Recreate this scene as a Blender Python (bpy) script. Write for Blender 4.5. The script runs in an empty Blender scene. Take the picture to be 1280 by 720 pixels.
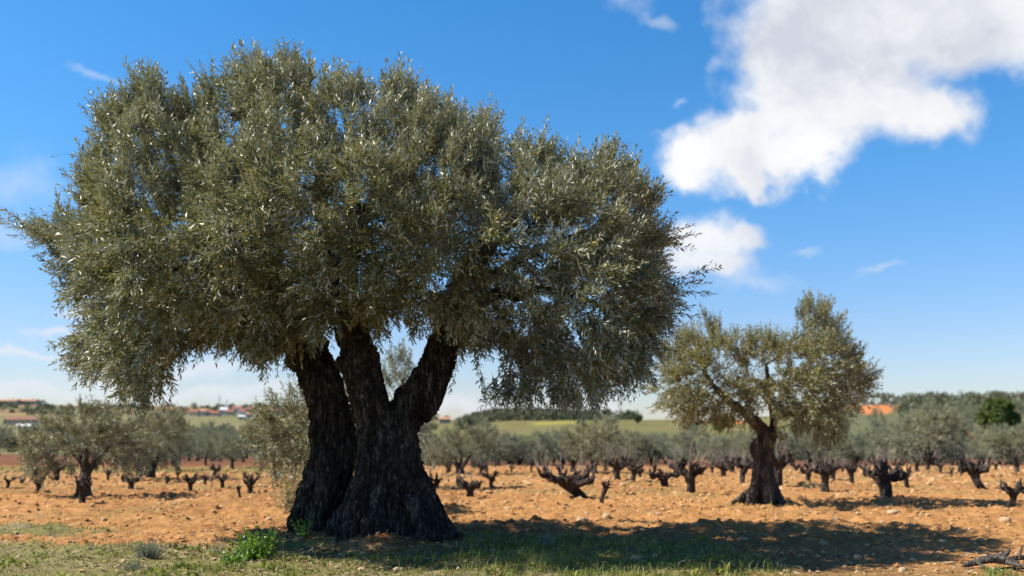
import bpy, math, random
import numpy as np
from mathutils import Vector, Matrix

rng = np.random.default_rng(7)
import time
T0 = time.time()


def TICK(n):
    print('TICK', n, round(time.time() - T0, 1))

random.seed(7)
S = bpy.context.scene
COL = S.collection
R = math.radians

# ------------------------------------------------------------------ camera
CAMZ = 1.25
FPX = 35.0 / 36.0 * 1280.0
PITCH = math.atan((545 - 360) / FPX)
cd = bpy.data.cameras.new('camera')
cam = bpy.data.objects.new('camera', cd)
COL.objects.link(cam)
cam.location = (0, 0, CAMZ)
cam.rotation_euler = (R(90) + PITCH, 0, 0)
cd.lens = 35
cd.sensor_width = 36
cd.clip_start = 0.05
cd.clip_end = 9000
cd.dof.use_dof = True
cd.dof.focus_distance = 9.6
cd.dof.aperture_fstop = 1.15
S.camera = cam


def ray(px, py):
    a, b = (px - 640) / FPX, (360 - py) / FPX
    c, s = math.cos(PITCH), math.sin(PITCH)
    return np.array([a, c - b * s, s + b * c])


def at(px, py, D):
    """the point D metres out (along the ground) seen at a photo position"""
    d = ray(px, py)
    d = d / d[1] * D
    return np.array([d[0], d[1], d[2] + CAMZ])


def foot(py, px=640):
    """distance of the level vineyard ground seen at a photo row"""
    d = ray(px, py)
    return -CAMZ / d[2] * d[1]


# ------------------------------------------------------------------ numpy noise
_TAB = np.random.default_rng(99).random(64 ** 3)


def vnoise(p):
    p = np.asarray(p, float)
    i = np.floor(p)
    f = p - i
    i = i.astype(np.int32)
    f = f * f * (3 - 2 * f)
    x0, y0, z0 = (i[:, 0] & 63) << 12, (i[:, 1] & 63) << 6, i[:, 2] & 63
    x1, y1, z1 = ((i[:, 0] + 1) & 63) << 12, ((i[:, 1] + 1) & 63) << 6, (i[:, 2] + 1) & 63
    fx, fy, fz = f[:, 0], f[:, 1], f[:, 2]

    def lx(y, z):
        a = _TAB[x0 + y + z]
        return a + (_TAB[x1 + y + z] - a) * fx
    a, b = lx(y0, z0), lx(y1, z0)
    c, d = lx(y0, z1), lx(y1, z1)
    a = a + (b - a) * fy
    c = c + (d - c) * fy
    return a + (c - a) * fz


def fbm(p, o=4, lac=2.1, gain=.5):
    p = np.asarray(p, float)
    a, s, t = 1.0, 0.0, 0.0
    for k in range(o):
        s = s + a * vnoise(p + 17.3 * k)
        t += a
        a *= gain
        p = p * lac
    return s / t


def nrm(v):
    return v / np.maximum(np.linalg.norm(v, axis=-1, keepdims=True), 1e-9)


def sstep(a, b, x):
    t = np.clip((x - a) / (b - a), 0, 1)
    return t * t * (3 - 2 * t)


# ------------------------------------------------------------------ mesh helpers
def mesh_np(name, V, F, mats, midx=None, smooth=False):
    """F: list of int arrays (n,3) / (n,4)"""
    me = bpy.data.meshes.new(name)
    V = np.asarray(V, np.float32)
    me.vertices.add(len(V))
    me.vertices.foreach_set('co', V.ravel())
    F = [np.asarray(f, np.int32) for f in F if len(f)]
    loops = np.concatenate([f.ravel() for f in F])
    counts = np.concatenate([np.full(len(f), f.shape[1], np.int32) for f in F])
    starts = np.concatenate([[0], np.cumsum(counts)[:-1]]).astype(np.int32)
    me.loops.add(len(loops))
    me.loops.foreach_set('vertex_index', loops)
    me.polygons.add(len(counts))
    me.polygons.foreach_set('loop_start', starts)
    if not isinstance(mats, (list, tuple)):
        mats = [mats]
    for m in mats:
        me.materials.append(m)
    if midx is not None:
        me.polygons.foreach_set('material_index', np.asarray(midx, np.int32))
    me.polygons.foreach_set('use_smooth', np.full(len(counts), bool(smooth)))
    me.update(calc_edges=True)
    me.validate()
    return me


def link(name, me, parent=None, loc=None):
    o = bpy.data.objects.new(name, me)
    COL.objects.link(o)
    if parent is not None:
        o.parent = parent
    if loc is not None:
        o.location = loc
    return o


def thing(name, label, cat, loc=(0, 0, 0), rz=0.0, group=None):
    o = bpy.data.objects.new(name, None)
    o.empty_display_size = .2
    COL.objects.link(o)
    o.location = loc
    o.rotation_euler = (0, 0, rz)
    o['label'] = label
    o['category'] = cat
    if group:
        o['group'] = group
    return o


def tag(o, label, cat, group=None):
    o['label'] = label
    o['category'] = cat
    if group:
        o['group'] = group
    return o


def dup(root, loc, rz, sc, label, group=None):
    r = root.copy()
    COL.objects.link(r)
    r.location = loc
    r.rotation_euler = (0, 0, rz)
    r.scale = sc
    r['label'] = label
    if group:
        r['group'] = group
    for ch in list(root.children):
        c = ch.copy()
        COL.objects.link(c)
        c.parent = r
        for g in ch.children:
            d = g.copy()
            COL.objects.link(d)
            d.parent = c
    return r


def catmull(P, n):
    P = np.asarray(P, float)
    Q = np.vstack([2 * P[0] - P[1], P, 2 * P[-1] - P[-2]])
    out = []
    for i in range(1, len(Q) - 2):
        for t in np.arange(n) / n:
            a, b, c, d = Q[i - 1], Q[i], Q[i + 1], Q[i + 2]
            out.append(.5 * ((2 * b) + (-a + c) * t + (2 * a - 5 * b + 4 * c - d) * t * t + (-a + 3 * b - 3 * c + d) * t ** 3))
    out.append(P[-1])
    return np.array(out)


def tube(P, rad, k=12, n=5, closed=True, wob=0.0):
    """returns V, quads, tris of a capped tapering tube through P"""
    PR = catmull(np.column_stack([P, rad]), n)
    P, rad = PR[:, :3], np.maximum(PR[:, 3], 1e-4)
    T = nrm(np.gradient(P, axis=0))
    ref = np.array([0.31, 0.95, 0.05]) if abs(T[0][2]) > .6 else np.array([0.05, 0.1, 1.0])
    V = []
    ang = np.arange(k) / k * 2 * math.pi
    u = None
    for i in range(len(P)):
        t = T[i]
        u = (ref if u is None else u)
        u = u - t * np.dot(u, t)
        u = u / np.linalg.norm(u)
        w = np.cross(t, u)
        rr = rad[i] * (1 + wob * np.sin(ang * 3 + i * .35) + wob * .6 * np.sin(ang * 5 - i * .5 + 1))
        V.append(P[i] + np.outer(np.cos(ang) * rr, u) + np.outer(np.sin(ang) * rr, w))
    m = len(P)
    V = np.vstack(V)
    base = (np.arange(m - 1) * k)[:, None]
    j = np.arange(k)[None, :]
    j2 = (j + 1) % k
    Q = np.stack([base + j, base + j2, base + k + j2, base + k + j], -1).reshape(-1, 4)
    Tn = np.zeros((0, 3), int)
    if closed:
        V = np.vstack([V, P[0] - T[0] * rad[0] * .3, P[-1] + T[-1] * rad[-1] * .5])
        c0, c1 = m * k, m * k + 1
        jj = np.arange(k)
        t0 = np.stack([np.full(k, c0), (jj + 1) % k, jj], -1)
        t1 = np.stack([np.full(k, c1), (m - 1) * k + jj, (m - 1) * k + (jj + 1) % k], -1)
        Tn = np.vstack([t0, t1])
    return V, Q, Tn


class Acc:
    def __init__(s):
        s.V, s.Q, s.T, s.n = [], [], [], 0

    def add(s, V, Q=None, T=None):
        s.V.append(np.asarray(V, float))
        if Q is not None and len(Q):
            s.Q.append(np.asarray(Q) + s.n)
        if T is not None and len(T):
            s.T.append(np.asarray(T) + s.n)
        s.n += len(V)

    def tube(s, *a, **k):
        s.add(*tube(*a, **k))

    def arrays(s):
        V = np.vstack(s.V)
        Q = np.vstack(s.Q) if s.Q else np.zeros((0, 4), int)
        T = np.vstack(s.T) if s.T else np.zeros((0, 3), int)
        return V, Q, T

    def mesh(s, name, mat, smooth=False):
        V, Q, T = s.arrays()
        return mesh_np(name, V, [Q, T], mat, smooth=smooth)


def remesh(acc, name, mat, voxel, disp=None, smooth_iter=2):
    """fuse overlapping tubes into one skin (voxel remesh), then displace along normals"""
    V, Q, T = acc.arrays()
    me = mesh_np('tmp', V, [Q, T], mat)
    o = bpy.data.objects.new('tmp', me)
    COL.objects.link(o)
    m = o.modifiers.new('r', 'REMESH')
    m.mode = 'VOXEL'
    m.voxel_size = voxel
    m.use_smooth_shade = True
    if smooth_iter:
        sm = o.modifiers.new('s', 'SMOOTH')
        sm.factor = .5
        sm.iterations = smooth_iter
    dg = bpy.context.evaluated_depsgraph_get()
    out = bpy.data.meshes.new_from_object(o.evaluated_get(dg))
    bpy.data.objects.remove(o)
    bpy.data.meshes.remove(me)
    out.name = name
    n = len(out.vertices)
    if disp is not None:
        co = np.empty(n * 3, np.float32)
        no = np.empty(n * 3, np.float32)
        out.vertices.foreach_get('co', co)
        out.vertices.foreach_get('normal', no)
        co = co.reshape(-1, 3).astype(float)
        no = no.reshape(-1, 3).astype(float)
        co = co + no * disp(co)[:, None]
        out.vertices.foreach_set('co', co.astype(np.float32).ravel())
    out.materials.clear()
    out.materials.append(mat)
    out.polygons.foreach_set('use_smooth', np.ones(len(out.polygons), bool))
    out.update()
    return out


# ------------------------------------------------------------------ materials
def new_mat(name):
    m = bpy.data.materials.new(name)
    m.use_nodes = True
    nt = m.node_tree
    nt.nodes.clear()
    out = nt.nodes.new('ShaderNodeOutputMaterial')
    return m, nt, out


def N(nt, typ, **kw):
    n = nt.nodes.new(typ)
    for k, v in kw.items():
        if k.startswith('i_'):
            n.inputs[k[2:]].default_value = v
        elif k.startswith('n_'):
            n.inputs[int(k[2:])].default_value = v
        else:
            setattr(n, k, v)
    return n


def ramp(nt, stops):
    n = nt.nodes.new('ShaderNodeValToRGB')
    e = n.color_ramp.elements
    while len(e) < len(stops):
        e.new(.5)
    for el, (p, c) in zip(e, stops):
        el.position = p
        el.color = (*c, 1)
    return n


def mixc(nt, fac, a, b, mode='MIX'):
    n = nt.nodes.new('ShaderNodeMix')
    n.data_type = 'RGBA'
    n.blend_type = mode
    for sock, v in ((n.inputs[0], fac), (n.inputs[6], a), (n.inputs[7], b)):
        if hasattr(v, 'is_linked') or hasattr(v, 'links'):
            nt.links.new(v, sock)
        elif isinstance(v, (int, float)):
            sock.default_value = v
        else:
            sock.default_value = (*v, 1)
    return n.outputs[2]


def leaf_mat(name, top_a, top_b, under, trans, rough=.42, tmix=.22, odd=None):
    m, nt, out = new_mat(name)
    L = nt.links.new
    geo = N(nt, 'ShaderNodeNewGeometry')
    r = ramp(nt, [(0, top_a), (1, top_b)])
    L(geo.outputs['Random Per Island'], r.inputs[0])
    c = r.outputs[0]
    if odd:
        mth = N(nt, 'ShaderNodeMath', operation='FRACT')
        mul = N(nt, 'ShaderNodeMath', operation='MULTIPLY', n_1=37.7)
        L(geo.outputs['Random Per Island'], mul.inputs[0])
        L(mul.outputs[0], mth.inputs[0])
        gt = N(nt, 'ShaderNodeMath', operation='GREATER_THAN', n_1=odd[1])
        L(mth.outputs[0], gt.inputs[0])
        c = mixc(nt, gt.outputs[0], c, odd[0])
    c2 = mixc(nt, geo.outputs['Backfacing'], c, under)
    tco = N(nt, 'ShaderNodeTexCoord')
    nz = N(nt, 'ShaderNodeTexNoise', i_Scale=2.1, i_Detail=3.0)
    L(tco.outputs['Object'], nz.inputs['Vector'])
    rz = ramp(nt, [(.35, (.70, .74, .70)), (.52, (1, 1, 1)), (.68, (1.26, 1.22, 1.12))])
    L(nz.outputs['Fac'], rz.inputs[0])
    c2 = mixc(nt, 1.0, c2, rz.outputs[0], 'MULTIPLY')
    p = N(nt, 'ShaderNodeBsdfPrincipled', i_Roughness=rough)
    p.inputs['Specular IOR Level'].default_value = .5
    L(c2, p.inputs['Base Color'])
    t = N(nt, 'ShaderNodeBsdfTranslucent')
    t.inputs['Color'].default_value = (*trans, 1)
    mx = N(nt, 'ShaderNodeMixShader')
    mx.inputs[0].default_value = tmix
    L(p.outputs[0], mx.inputs[1])
    L(t.outputs[0], mx.inputs[2])
    L(mx.outputs[0], out.inputs[0])
    return m


def bark_mat(name, dark, mid, light, scale=6.0, stretch=.25, bump=.6, dist=.02, lichen=0.0):
    m, nt, out = new_mat(name)
    L = nt.links.new
    tc = N(nt, 'ShaderNodeTexCoord')
    mp = N(nt, 'ShaderNodeMapping')
    mp.inputs['Scale'].default_value = (1, 1, stretch)
    L(tc.outputs['Object'], mp.inputs[0])
    n1 = N(nt, 'ShaderNodeTexNoise', i_Scale=scale, i_Detail=8.0, i_Roughness=.65, i_Distortion=.6)
    L(mp.outputs[0], n1.inputs['Vector'])
    n2 = N(nt, 'ShaderNodeTexNoise', i_Scale=scale * 5, i_Detail=6.0, i_Roughness=.7)
    L(mp.outputs[0], n2.inputs['Vector'])
    n3 = N(nt, 'ShaderNodeTexNoise', i_Scale=scale * .35, i_Detail=4.0)
    L(tc.outputs['Object'], n3.inputs['Vector'])
    r = ramp(nt, [(.3, dark), (.5, mid), (.72, light)])
    L(n1.outputs['Fac'], r.inputs[0])
    c = mixc(nt, .5, r.outputs[0], n2.outputs['Fac'], 'OVERLAY')
    r3 = ramp(nt, [(.35, (.75, .72, .7)), (.65, (1.15, 1.12, 1.1))])
    L(n3.outputs['Fac'], r3.inputs[0])
    c = mixc(nt, 1.0, c, r3.outputs[0], 'MULTIPLY')
    wp = N(nt, 'ShaderNodeVectorMath', operation='ADD')
    L(mp.outputs[0], wp.inputs[0])
    wsc = N(nt, 'ShaderNodeVectorMath', operation='SCALE')
    wsc.inputs['Scale'].default_value = 1.1 / scale
    L(n1.outputs['Color'], wsc.inputs[0])
    L(wsc.outputs[0], wp.inputs[1])
    vo = N(nt, 'ShaderNodeTexVoronoi', feature='DISTANCE_TO_EDGE', i_Scale=scale * 2.4)
    L(wp.outputs[0], vo.inputs['Vector'])
    ck = N(nt, 'ShaderNodeMapRange')
    ck.inputs['From Max'].default_value = .16
    ck.inputs['To Min'].default_value = 0
    L(vo.outputs['Distance'], ck.inputs['Value'])
    if lichen:
        n4 = N(nt, 'ShaderNodeTexNoise', i_Scale=5.5, i_Detail=7.0, i_Roughness=.72)
        L(tc.outputs['Object'], n4.inputs['Vector'])
        m4 = N(nt, 'ShaderNodeMapRange')
        m4.inputs['From Min'].default_value = .57
        m4.inputs['From Max'].default_value = .66
        m4.inputs['To Max'].default_value = lichen
        L(n4.outputs['Fac'], m4.inputs['Value'])
        c = mixc(nt, m4.outputs[0], c, (.30, .29, .26))
    c = mixc(nt, ck.outputs[0], mixc(nt, .62, c, dark), c)
    p = N(nt, 'ShaderNodeBsdfPrincipled', i_Roughness=.92)
    p.inputs['Specular IOR Level'].default_value = .2
    L(c, p.inputs['Base Color'])
    ad = N(nt, 'ShaderNodeMath', operation='ADD')
    ml = N(nt, 'ShaderNodeMath', operation='MULTIPLY', n_1=.5)
    L(n2.outputs['Fac'], ml.inputs[0])
    L(n1.outputs['Fac'], ad.inputs[0])
    L(ml.outputs[0], ad.inputs[1])
    b = N(nt, 'ShaderNodeBump', i_Strength=bump, i_Distance=dist)
    ad2 = N(nt, 'ShaderNodeMath', operation='MULTIPLY_ADD', n_1=.8)
    L(ck.outputs[0], ad2.inputs[0])
    L(ad.outputs[0], ad2.inputs[2])
    L(ad2.outputs[0], b.inputs['Height'])
    L(b.outputs[0], p.inputs['Normal'])
    L(p.outputs[0], out.inputs[0])
    return m


def plain_mat(name, a, b, scale=8.0, rough=.85, spec=.3):
    m, nt, out = new_mat(name)
    L = nt.links.new
    tc = N(nt, 'ShaderNodeTexCoord')
    n1 = N(nt, 'ShaderNodeTexNoise', i_Scale=scale, i_Detail=5.0)
    L(tc.outputs['Object'], n1.inputs['Vector'])
    r = ramp(nt, [(.3, a), (.7, b)])
    L(n1.outputs['Fac'], r.inputs[0])
    p = N(nt, 'ShaderNodeBsdfPrincipled', i_Roughness=rough)
    p.inputs['Specular IOR Level'].default_value = spec
    L(r.outputs[0], p.inputs['Base Color'])
    L(p.outputs[0], out.inputs[0])
    return m


def island_mat(name, a, b, rough=.9, c=None):
    m, nt, out = new_mat(name)
    geo = N(nt, 'ShaderNodeNewGeometry')
    st = [(0, a), (1, b)] if c is None else [(0, a), (.6, b), (1, c)]
    r = ramp(nt, st)
    nt.links.new(geo.outputs['Random Per Island'], r.inputs[0])
    tc = N(nt, 'ShaderNodeTexCoord')
    n1 = N(nt, 'ShaderNodeTexNoise', i_Scale=30.0, i_Detail=5.0)
    nt.links.new(tc.outputs['Object'], n1.inputs['Vector'])
    rr = ramp(nt, [(.3, (.75, .75, .75)), (.7, (1.2, 1.2, 1.2))])
    nt.links.new(n1.outputs['Fac'], rr.inputs[0])
    cc = mixc(nt, 1.0, r.outputs[0], rr.outputs[0], 'MULTIPLY')
    p = N(nt, 'ShaderNodeBsdfPrincipled', i_Roughness=rough)
    p.inputs['Specular IOR Level'].default_value = .25
    nt.links.new(cc, p.inputs['Base Color'])
    nt.links.new(p.outputs[0], out.inputs[0])
    return m


M = {}
M['leaf_main'] = leaf_mat('olive_leaf', (.048, .060, .013), (.255, .26, .115), (.54, .55, .45), (.31, .30, .05), .42, .15, ((.30, .20, .04), .97))
M['leaf_second'] = leaf_mat('olive_leaf_yellowing', (.10, .118, .034), (.215, .22, .08), (.44, .43, .31), (.31, .28, .05), .45, .24, ((.36, .22, .03), .95))
M['leaf_silver'] = leaf_mat('olive_leaf_silver', (.135, .145, .07), (.255, .265, .15), (.37, .38, .28), (.26, .26, .09), .5, .2)
M['leaf_grove'] = leaf_mat('olive_leaf_grey_green', (.13, .155, .085), (.26, .285, .18), (.38, .40, .31), (.24, .27, .12), .5, .2)
M['leaf_pine'] = leaf_mat('pine_needles', (.045, .078, .012), (.095, .145, .02), (.10, .14, .03), (.12, .17, .03), .6, .2)
M['leaf_dark'] = leaf_mat('dark_scrub_leaves', (.030, .050, .018), (.07, .095, .035), (.07, .09, .04), (.07, .10, .03), .6, .2)
M['leaf_scrub'] = leaf_mat('hill_scrub_leaves', (.075, .088, .045), (.14, .15, .08), (.14, .15, .09), (.12, .13, .05), .6, .2)
M['leaf_knoll'] = leaf_mat('knoll_scrub_leaves', (.075, .080, .040), (.14, .14, .075), (.14, .14, .08), (.09, .10, .03), .6, .2)
M['leaf_weed'] = leaf_mat('weed_leaves', (.07, .15, .012), (.15, .27, .03), (.15, .24, .05), (.22, .38, .03), .4, .3)
M['leaf_grey'] = leaf_mat('grey_herb_leaves', (.17, .19, .13), (.28, .30, .22), (.28, .30, .23), (.2, .24, .12), .7, .2)
M['grass'] = leaf_mat('grass_blades', (.095, .125, .016), (.27, .28, .05), (.22, .235, .045), (.27, .31, .04), .6, .3, ((.34, .29, .17), .64))
M['bark_old'] = bark_mat('ancient_olive_bark', (.013, .010, .008), (.075, .062, .05), (.22, .195, .165), 9.0, .2, 1.0, .05, .7)
M['bark'] = bark_mat('olive_bark', (.03, .023, .018), (.105, .085, .068), (.24, .205, .17), 9.0, .3, .8, .02)
M['bark_vine'] = bark_mat('vine_bark', (.022, .017, .015), (.072, .058, .052), (.21, .185, .172), 22.0, .25, .9, .012)
M['twig'] = plain_mat('twig_bark', (.15, .115, .08), (.33, .27, .20), 30.0)
M['cane'] = plain_mat('vine_cane', (.20, .15, .125), (.33, .27, .235), 30.0)
M['stone'] = island_mat('field_stone', (.30, .17, .08), (.40, .255, .135), .95, (.46, .33, .20))
M['clod'] = island_mat('soil_clod', (.29, .145, .055), (.45, .25, .105), .97, (.56, .40, .23))
M['deadwood'] = bark_mat('weathered_wood', (.04, .034, .028), (.12, .105, .09), (.27, .245, .215), 16.0, .3, .7, .01)
M['wall_white'] = plain_mat('whitewash', (.62, .59, .54), (.74, .71, .66), 2.0)
M['wall_cream'] = plain_mat('cream_render', (.48, .39, .29), (.58, .48, .37), 2.0)
M['roof_red'] = plain_mat('red_roof_tiles', (.25, .09, .065), (.33, .14, .105), 3.0)
M['roof_tan'] = plain_mat('tan_roof_tiles', (.42, .22, .12), (.5, .29, .18), 3.0)
M['roof_pale'] = plain_mat('pale_sheet_roof', (.6, .6, .6), (.7, .7, .7), 3.0)
M['pane'] = plain_mat('window_glass', (.03, .035, .04), (.06, .065, .07), 2.0, .15)
M['steel'] = plain_mat('grey_steel', (.3, .3, .3), (.42, .42, .42), 2.0, .5)


# ------------------------------------------------------------------ terrain
_U = np.array([-900, 0, 150, 300, 420, 540, 640, 720, 820, 920, 1000, 1090, 1180, 1300, 2200], float)
_D = np.array([40, 55, 75, 110, 180, 300, 450, 700, 1200, 2600], float)
_Y = np.array([
    # 40   55     75   110   180   300   450   700  1200  2600
    [583.9, 575, 571, 566, 560, 553, 545, 530, 506, 512],
    [583.9, 575, 571, 566, 560, 553, 545, 530, 505, 512],
    [583.9, 576, 573, 566, 558, 552, 544, 528, 508, 514],
    [583.9, 577, 576, 568, 560, 552, 541, 524, 509, 516],
    [583.9, 579, 579, 570, 560, 550, 539, 522, 511, 516],
    [583.9, 583, 584, 573, 560, 545, 536, 528, 524, 526],
    [583.9, 583, 585, 572, 552, 529, 519, 528, 530, 530],
    [583.9, 583, 585, 571, 549, 526, 522, 528, 530, 530],
    [583.9, 583, 585, 569, 546, 525, 526, 528, 530, 530],
    [583.9, 583, 585, 567, 545, 527, 526, 528, 530, 530],
    [583.9, 583, 584, 563, 535, 514, 514, 520, 526, 530],
    [583.9, 583, 583, 560, 529, 507, 508, 516, 526, 530],
    [583.9, 583, 582, 558, 525, 506, 508, 516, 526, 530],
    [583.9, 583, 581, 556, 522, 506, 508, 516, 526, 530],
    [583.9, 583, 581, 556, 522, 506, 508, 516, 526, 530],
])


def terrain(x, y):
    x = np.asarray(x, float)
    y = np.asarray(y, float)
    yy = np.maximum(y, 40.0)
    u = np.clip(640 + FPX * x / yy, _U[0], _U[-1] - 1e-3)
    i = np.clip(np.searchsorted(_U, u, side='right') - 1, 0, len(_U) - 2)
    fu = (u - _U[i]) / (_U[i + 1] - _U[i])
    fu = fu * fu * (3 - 2 * fu)
    ld = np.log(_D)
    q = np.clip(np.log(yy), ld[0], ld[-1] - 1e-6)
    j = np.clip(np.searchsorted(ld, q, side='right') - 1, 0, len(_D) - 2)
    fd = (q - ld[j]) / (ld[j + 1] - ld[j])
    row = (_Y[i, j] * (1 - fu) + _Y[i + 1, j] * fu) * (1 - fd) + (_Y[i, j + 1] * (1 - fu) + _Y[i + 1, j + 1] * fu) * fd
    z = CAMZ + (545 - row) / FPX * np.minimum(yy, 2600)
    w = sstep(40, 46, y)
    return z * w


def micro(x, y):
    """small relief of the tilled soil and the verge near the viewer"""
    p = np.stack([x, y, np.zeros_like(x)], -1)
    a = (fbm(p * .9, 3) - .5) * .11
    b = (fbm(p * 4.5 + 31, 3) - .5) * .085
    c = np.maximum(fbm(p * 12.0 + 7, 2) - .52, 0) * .16
    soil = sstep(10.8, 12.2, y + .5 * np.sin(x * 1.1))
    b = b + .022 * np.sin((y * 1.0 + x * .06) * 6.283 / .85 + 2.5 * fbm(p * .5 + 70, 2)) * (.3 + fbm(p * .35 + 80, 2))
    fade = 1 - sstep(45, 70, y)
    # raised earth round the old olive's foot
    d = np.hypot((x + 1.45) / 1.5, (y - 11.95) / 1.0)
    mound = .10 * np.exp(-d ** 2 * 1.3)
    d2 = np.hypot((x + 1.45) / .42, (y - 11.25) / .30)
    mound += .13 * np.exp(-d2 ** 2) * (1 + 1.6 * (fbm(p * 7.0 + 3, 3) - .5))
    return ((a + (b + c) * (.35 + .65 * soil)) * fade + mound)


def gz(x, y):
    x = np.atleast_1d(np.asarray(x, float))
    y = np.atleast_1d(np.asarray(y, float))
    return terrain(x, y) + micro(x, y)


def gz1(x, y):
    return float(gz(x, y)[0])


def axis(segs):
    out = [segs[0][0]]
    for a, b, s0, s1 in segs:
        v, n = a, 0
        while v < b - 1e-6:
            t = (v - a) / (b - a)
            v += s0 * (s1 / s0) ** t
            out.append(min(v, b))
    return np.array(out)


ax = axis([(0, 7, .05, .055), (7, 30, .055, .7), (30, 400, .6, 14), (400, 4200, 14, 160)])
ax = np.concatenate([-ax[::-1][:-1], ax])
ay = axis([(-300, 0, 40, 1.0), (0, 7, 1.0, .06), (7, 16, .04, .05), (16, 45, .055, .3), (45, 400, .22, 7), (400, 5200, 7, 160)])
GX, GY = np.meshgrid(ax, ay)
gx, gy = GX.ravel(), GY.ravel()
GZ = gz(gx, gy)
nx, ny = len(ax), len(ay)
ii = (np.arange(ny - 1) * nx)[:, None] + np.arange(nx - 1)[None, :]
GQ = np.stack([ii, ii + 1, ii + nx + 1, ii + nx], -1).reshape(-1, 4)

# land cover colours
gm, nt, out = new_mat('ground_cover')
L = nt.links.new
at_ = N(nt, 'ShaderNodeAttribute', attribute_name='cover')
tc = N(nt, 'ShaderNodeTexCoord')
n1 = N(nt, 'ShaderNodeTexNoise', i_Scale=3.2, i_Detail=9.0, i_Roughness=.68)
L(tc.outputs['Object'], n1.inputs['Vector'])
n2 = N(nt, 'ShaderNodeTexNoise', i_Scale=26.0, i_Detail=6.0, i_Roughness=.7)
L(tc.outputs['Object'], n2.inputs['Vector'])
n3 = N(nt, 'ShaderNodeTexVoronoi', i_Scale=17.0)
n3.inputs['Randomness'].default_value = 1
L(tc.outputs['Object'], n3.inputs['Vector'])
r1 = ramp(nt, [(.3, (.70, .64, .58)), (.5, (1, 1, 1)), (.72, (1.28, 1.33, 1.4))])
L(n1.outputs['Fac'], r1.inputs[0])
r2 = ramp(nt, [(.28, (.62, .58, .55)), (.5, (1, 1, 1)), (.75, (1.3, 1.3, 1.3))])
L(n2.outputs['Fac'], r2.inputs[0])
c = mixc(nt, 1.0, at_.outputs['Color'], r1.outputs[0], 'MULTIPLY')
c = mixc(nt, 1.0, c, r2.outputs[0], 'MULTIPLY')
p = N(nt, 'ShaderNodeBsdfPrincipled', i_Roughness=.95)
p.inputs['Specular IOR Level'].default_value = .12
L(c, p.inputs['Base Color'])
bb = N(nt, 'ShaderNodeMath', operation='ADD')
L(n2.outputs['Fac'], bb.inputs[0])
L(n1.outputs['Fac'], bb.inputs[1])
b = N(nt, 'ShaderNodeBump', i_Strength=.8, i_Distance=.035)
L(bb.outputs[0], b.inputs['Height'])
L(b.outputs[0], p.inputs['Normal'])
L(p.outputs[0], out.inputs[0])
M['ground'] = gm

SOIL = np.array([.42, .215, .082])
SOIL2 = np.array([.30, .145, .055])
VERGE = np.array([.21, .19, .075])
LITTER = np.array([.29, .23, .135])
GREEN = np.array([.115, .135, .035])
REDSOIL = np.array([.18, .078, .040])
FIELD = np.array([.165, .145, .058])
ORANGE = np.array([.50, .185, .062])
SCRUB = np.array([.115, .120, .060])


def verge_mask(x, y):
    p = np.stack([x * 1.0, y * 1.6, 0 * x + 3], -1)
    n = fbm(p * .8, 4)
    n2 = fbm(p * 2.6 + 9, 3)
    px = 640 + FPX * x / np.maximum(y, 1)
    edge = 11.35 + np.interp(px, [-200, 0, 250, 420, 560, 860, 960, 1100, 1300, 1600],
                             [.9, .7, .2, .15, 1.05, .75, -.8, -1.7, -2.1, -2.1])
    m = sstep(.35, -.35, y - edge + (n - .5) * 1.8)
    # an outlying green patch in the soil
    d = np.hypot((x + 7.0) / 2.1, (y - 13.4) / .75)
    m = np.maximum(m, sstep(1.05, .6, d + (n2 - .5) * .7))
    return np.clip(m, 0, 1), n, n2


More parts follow.
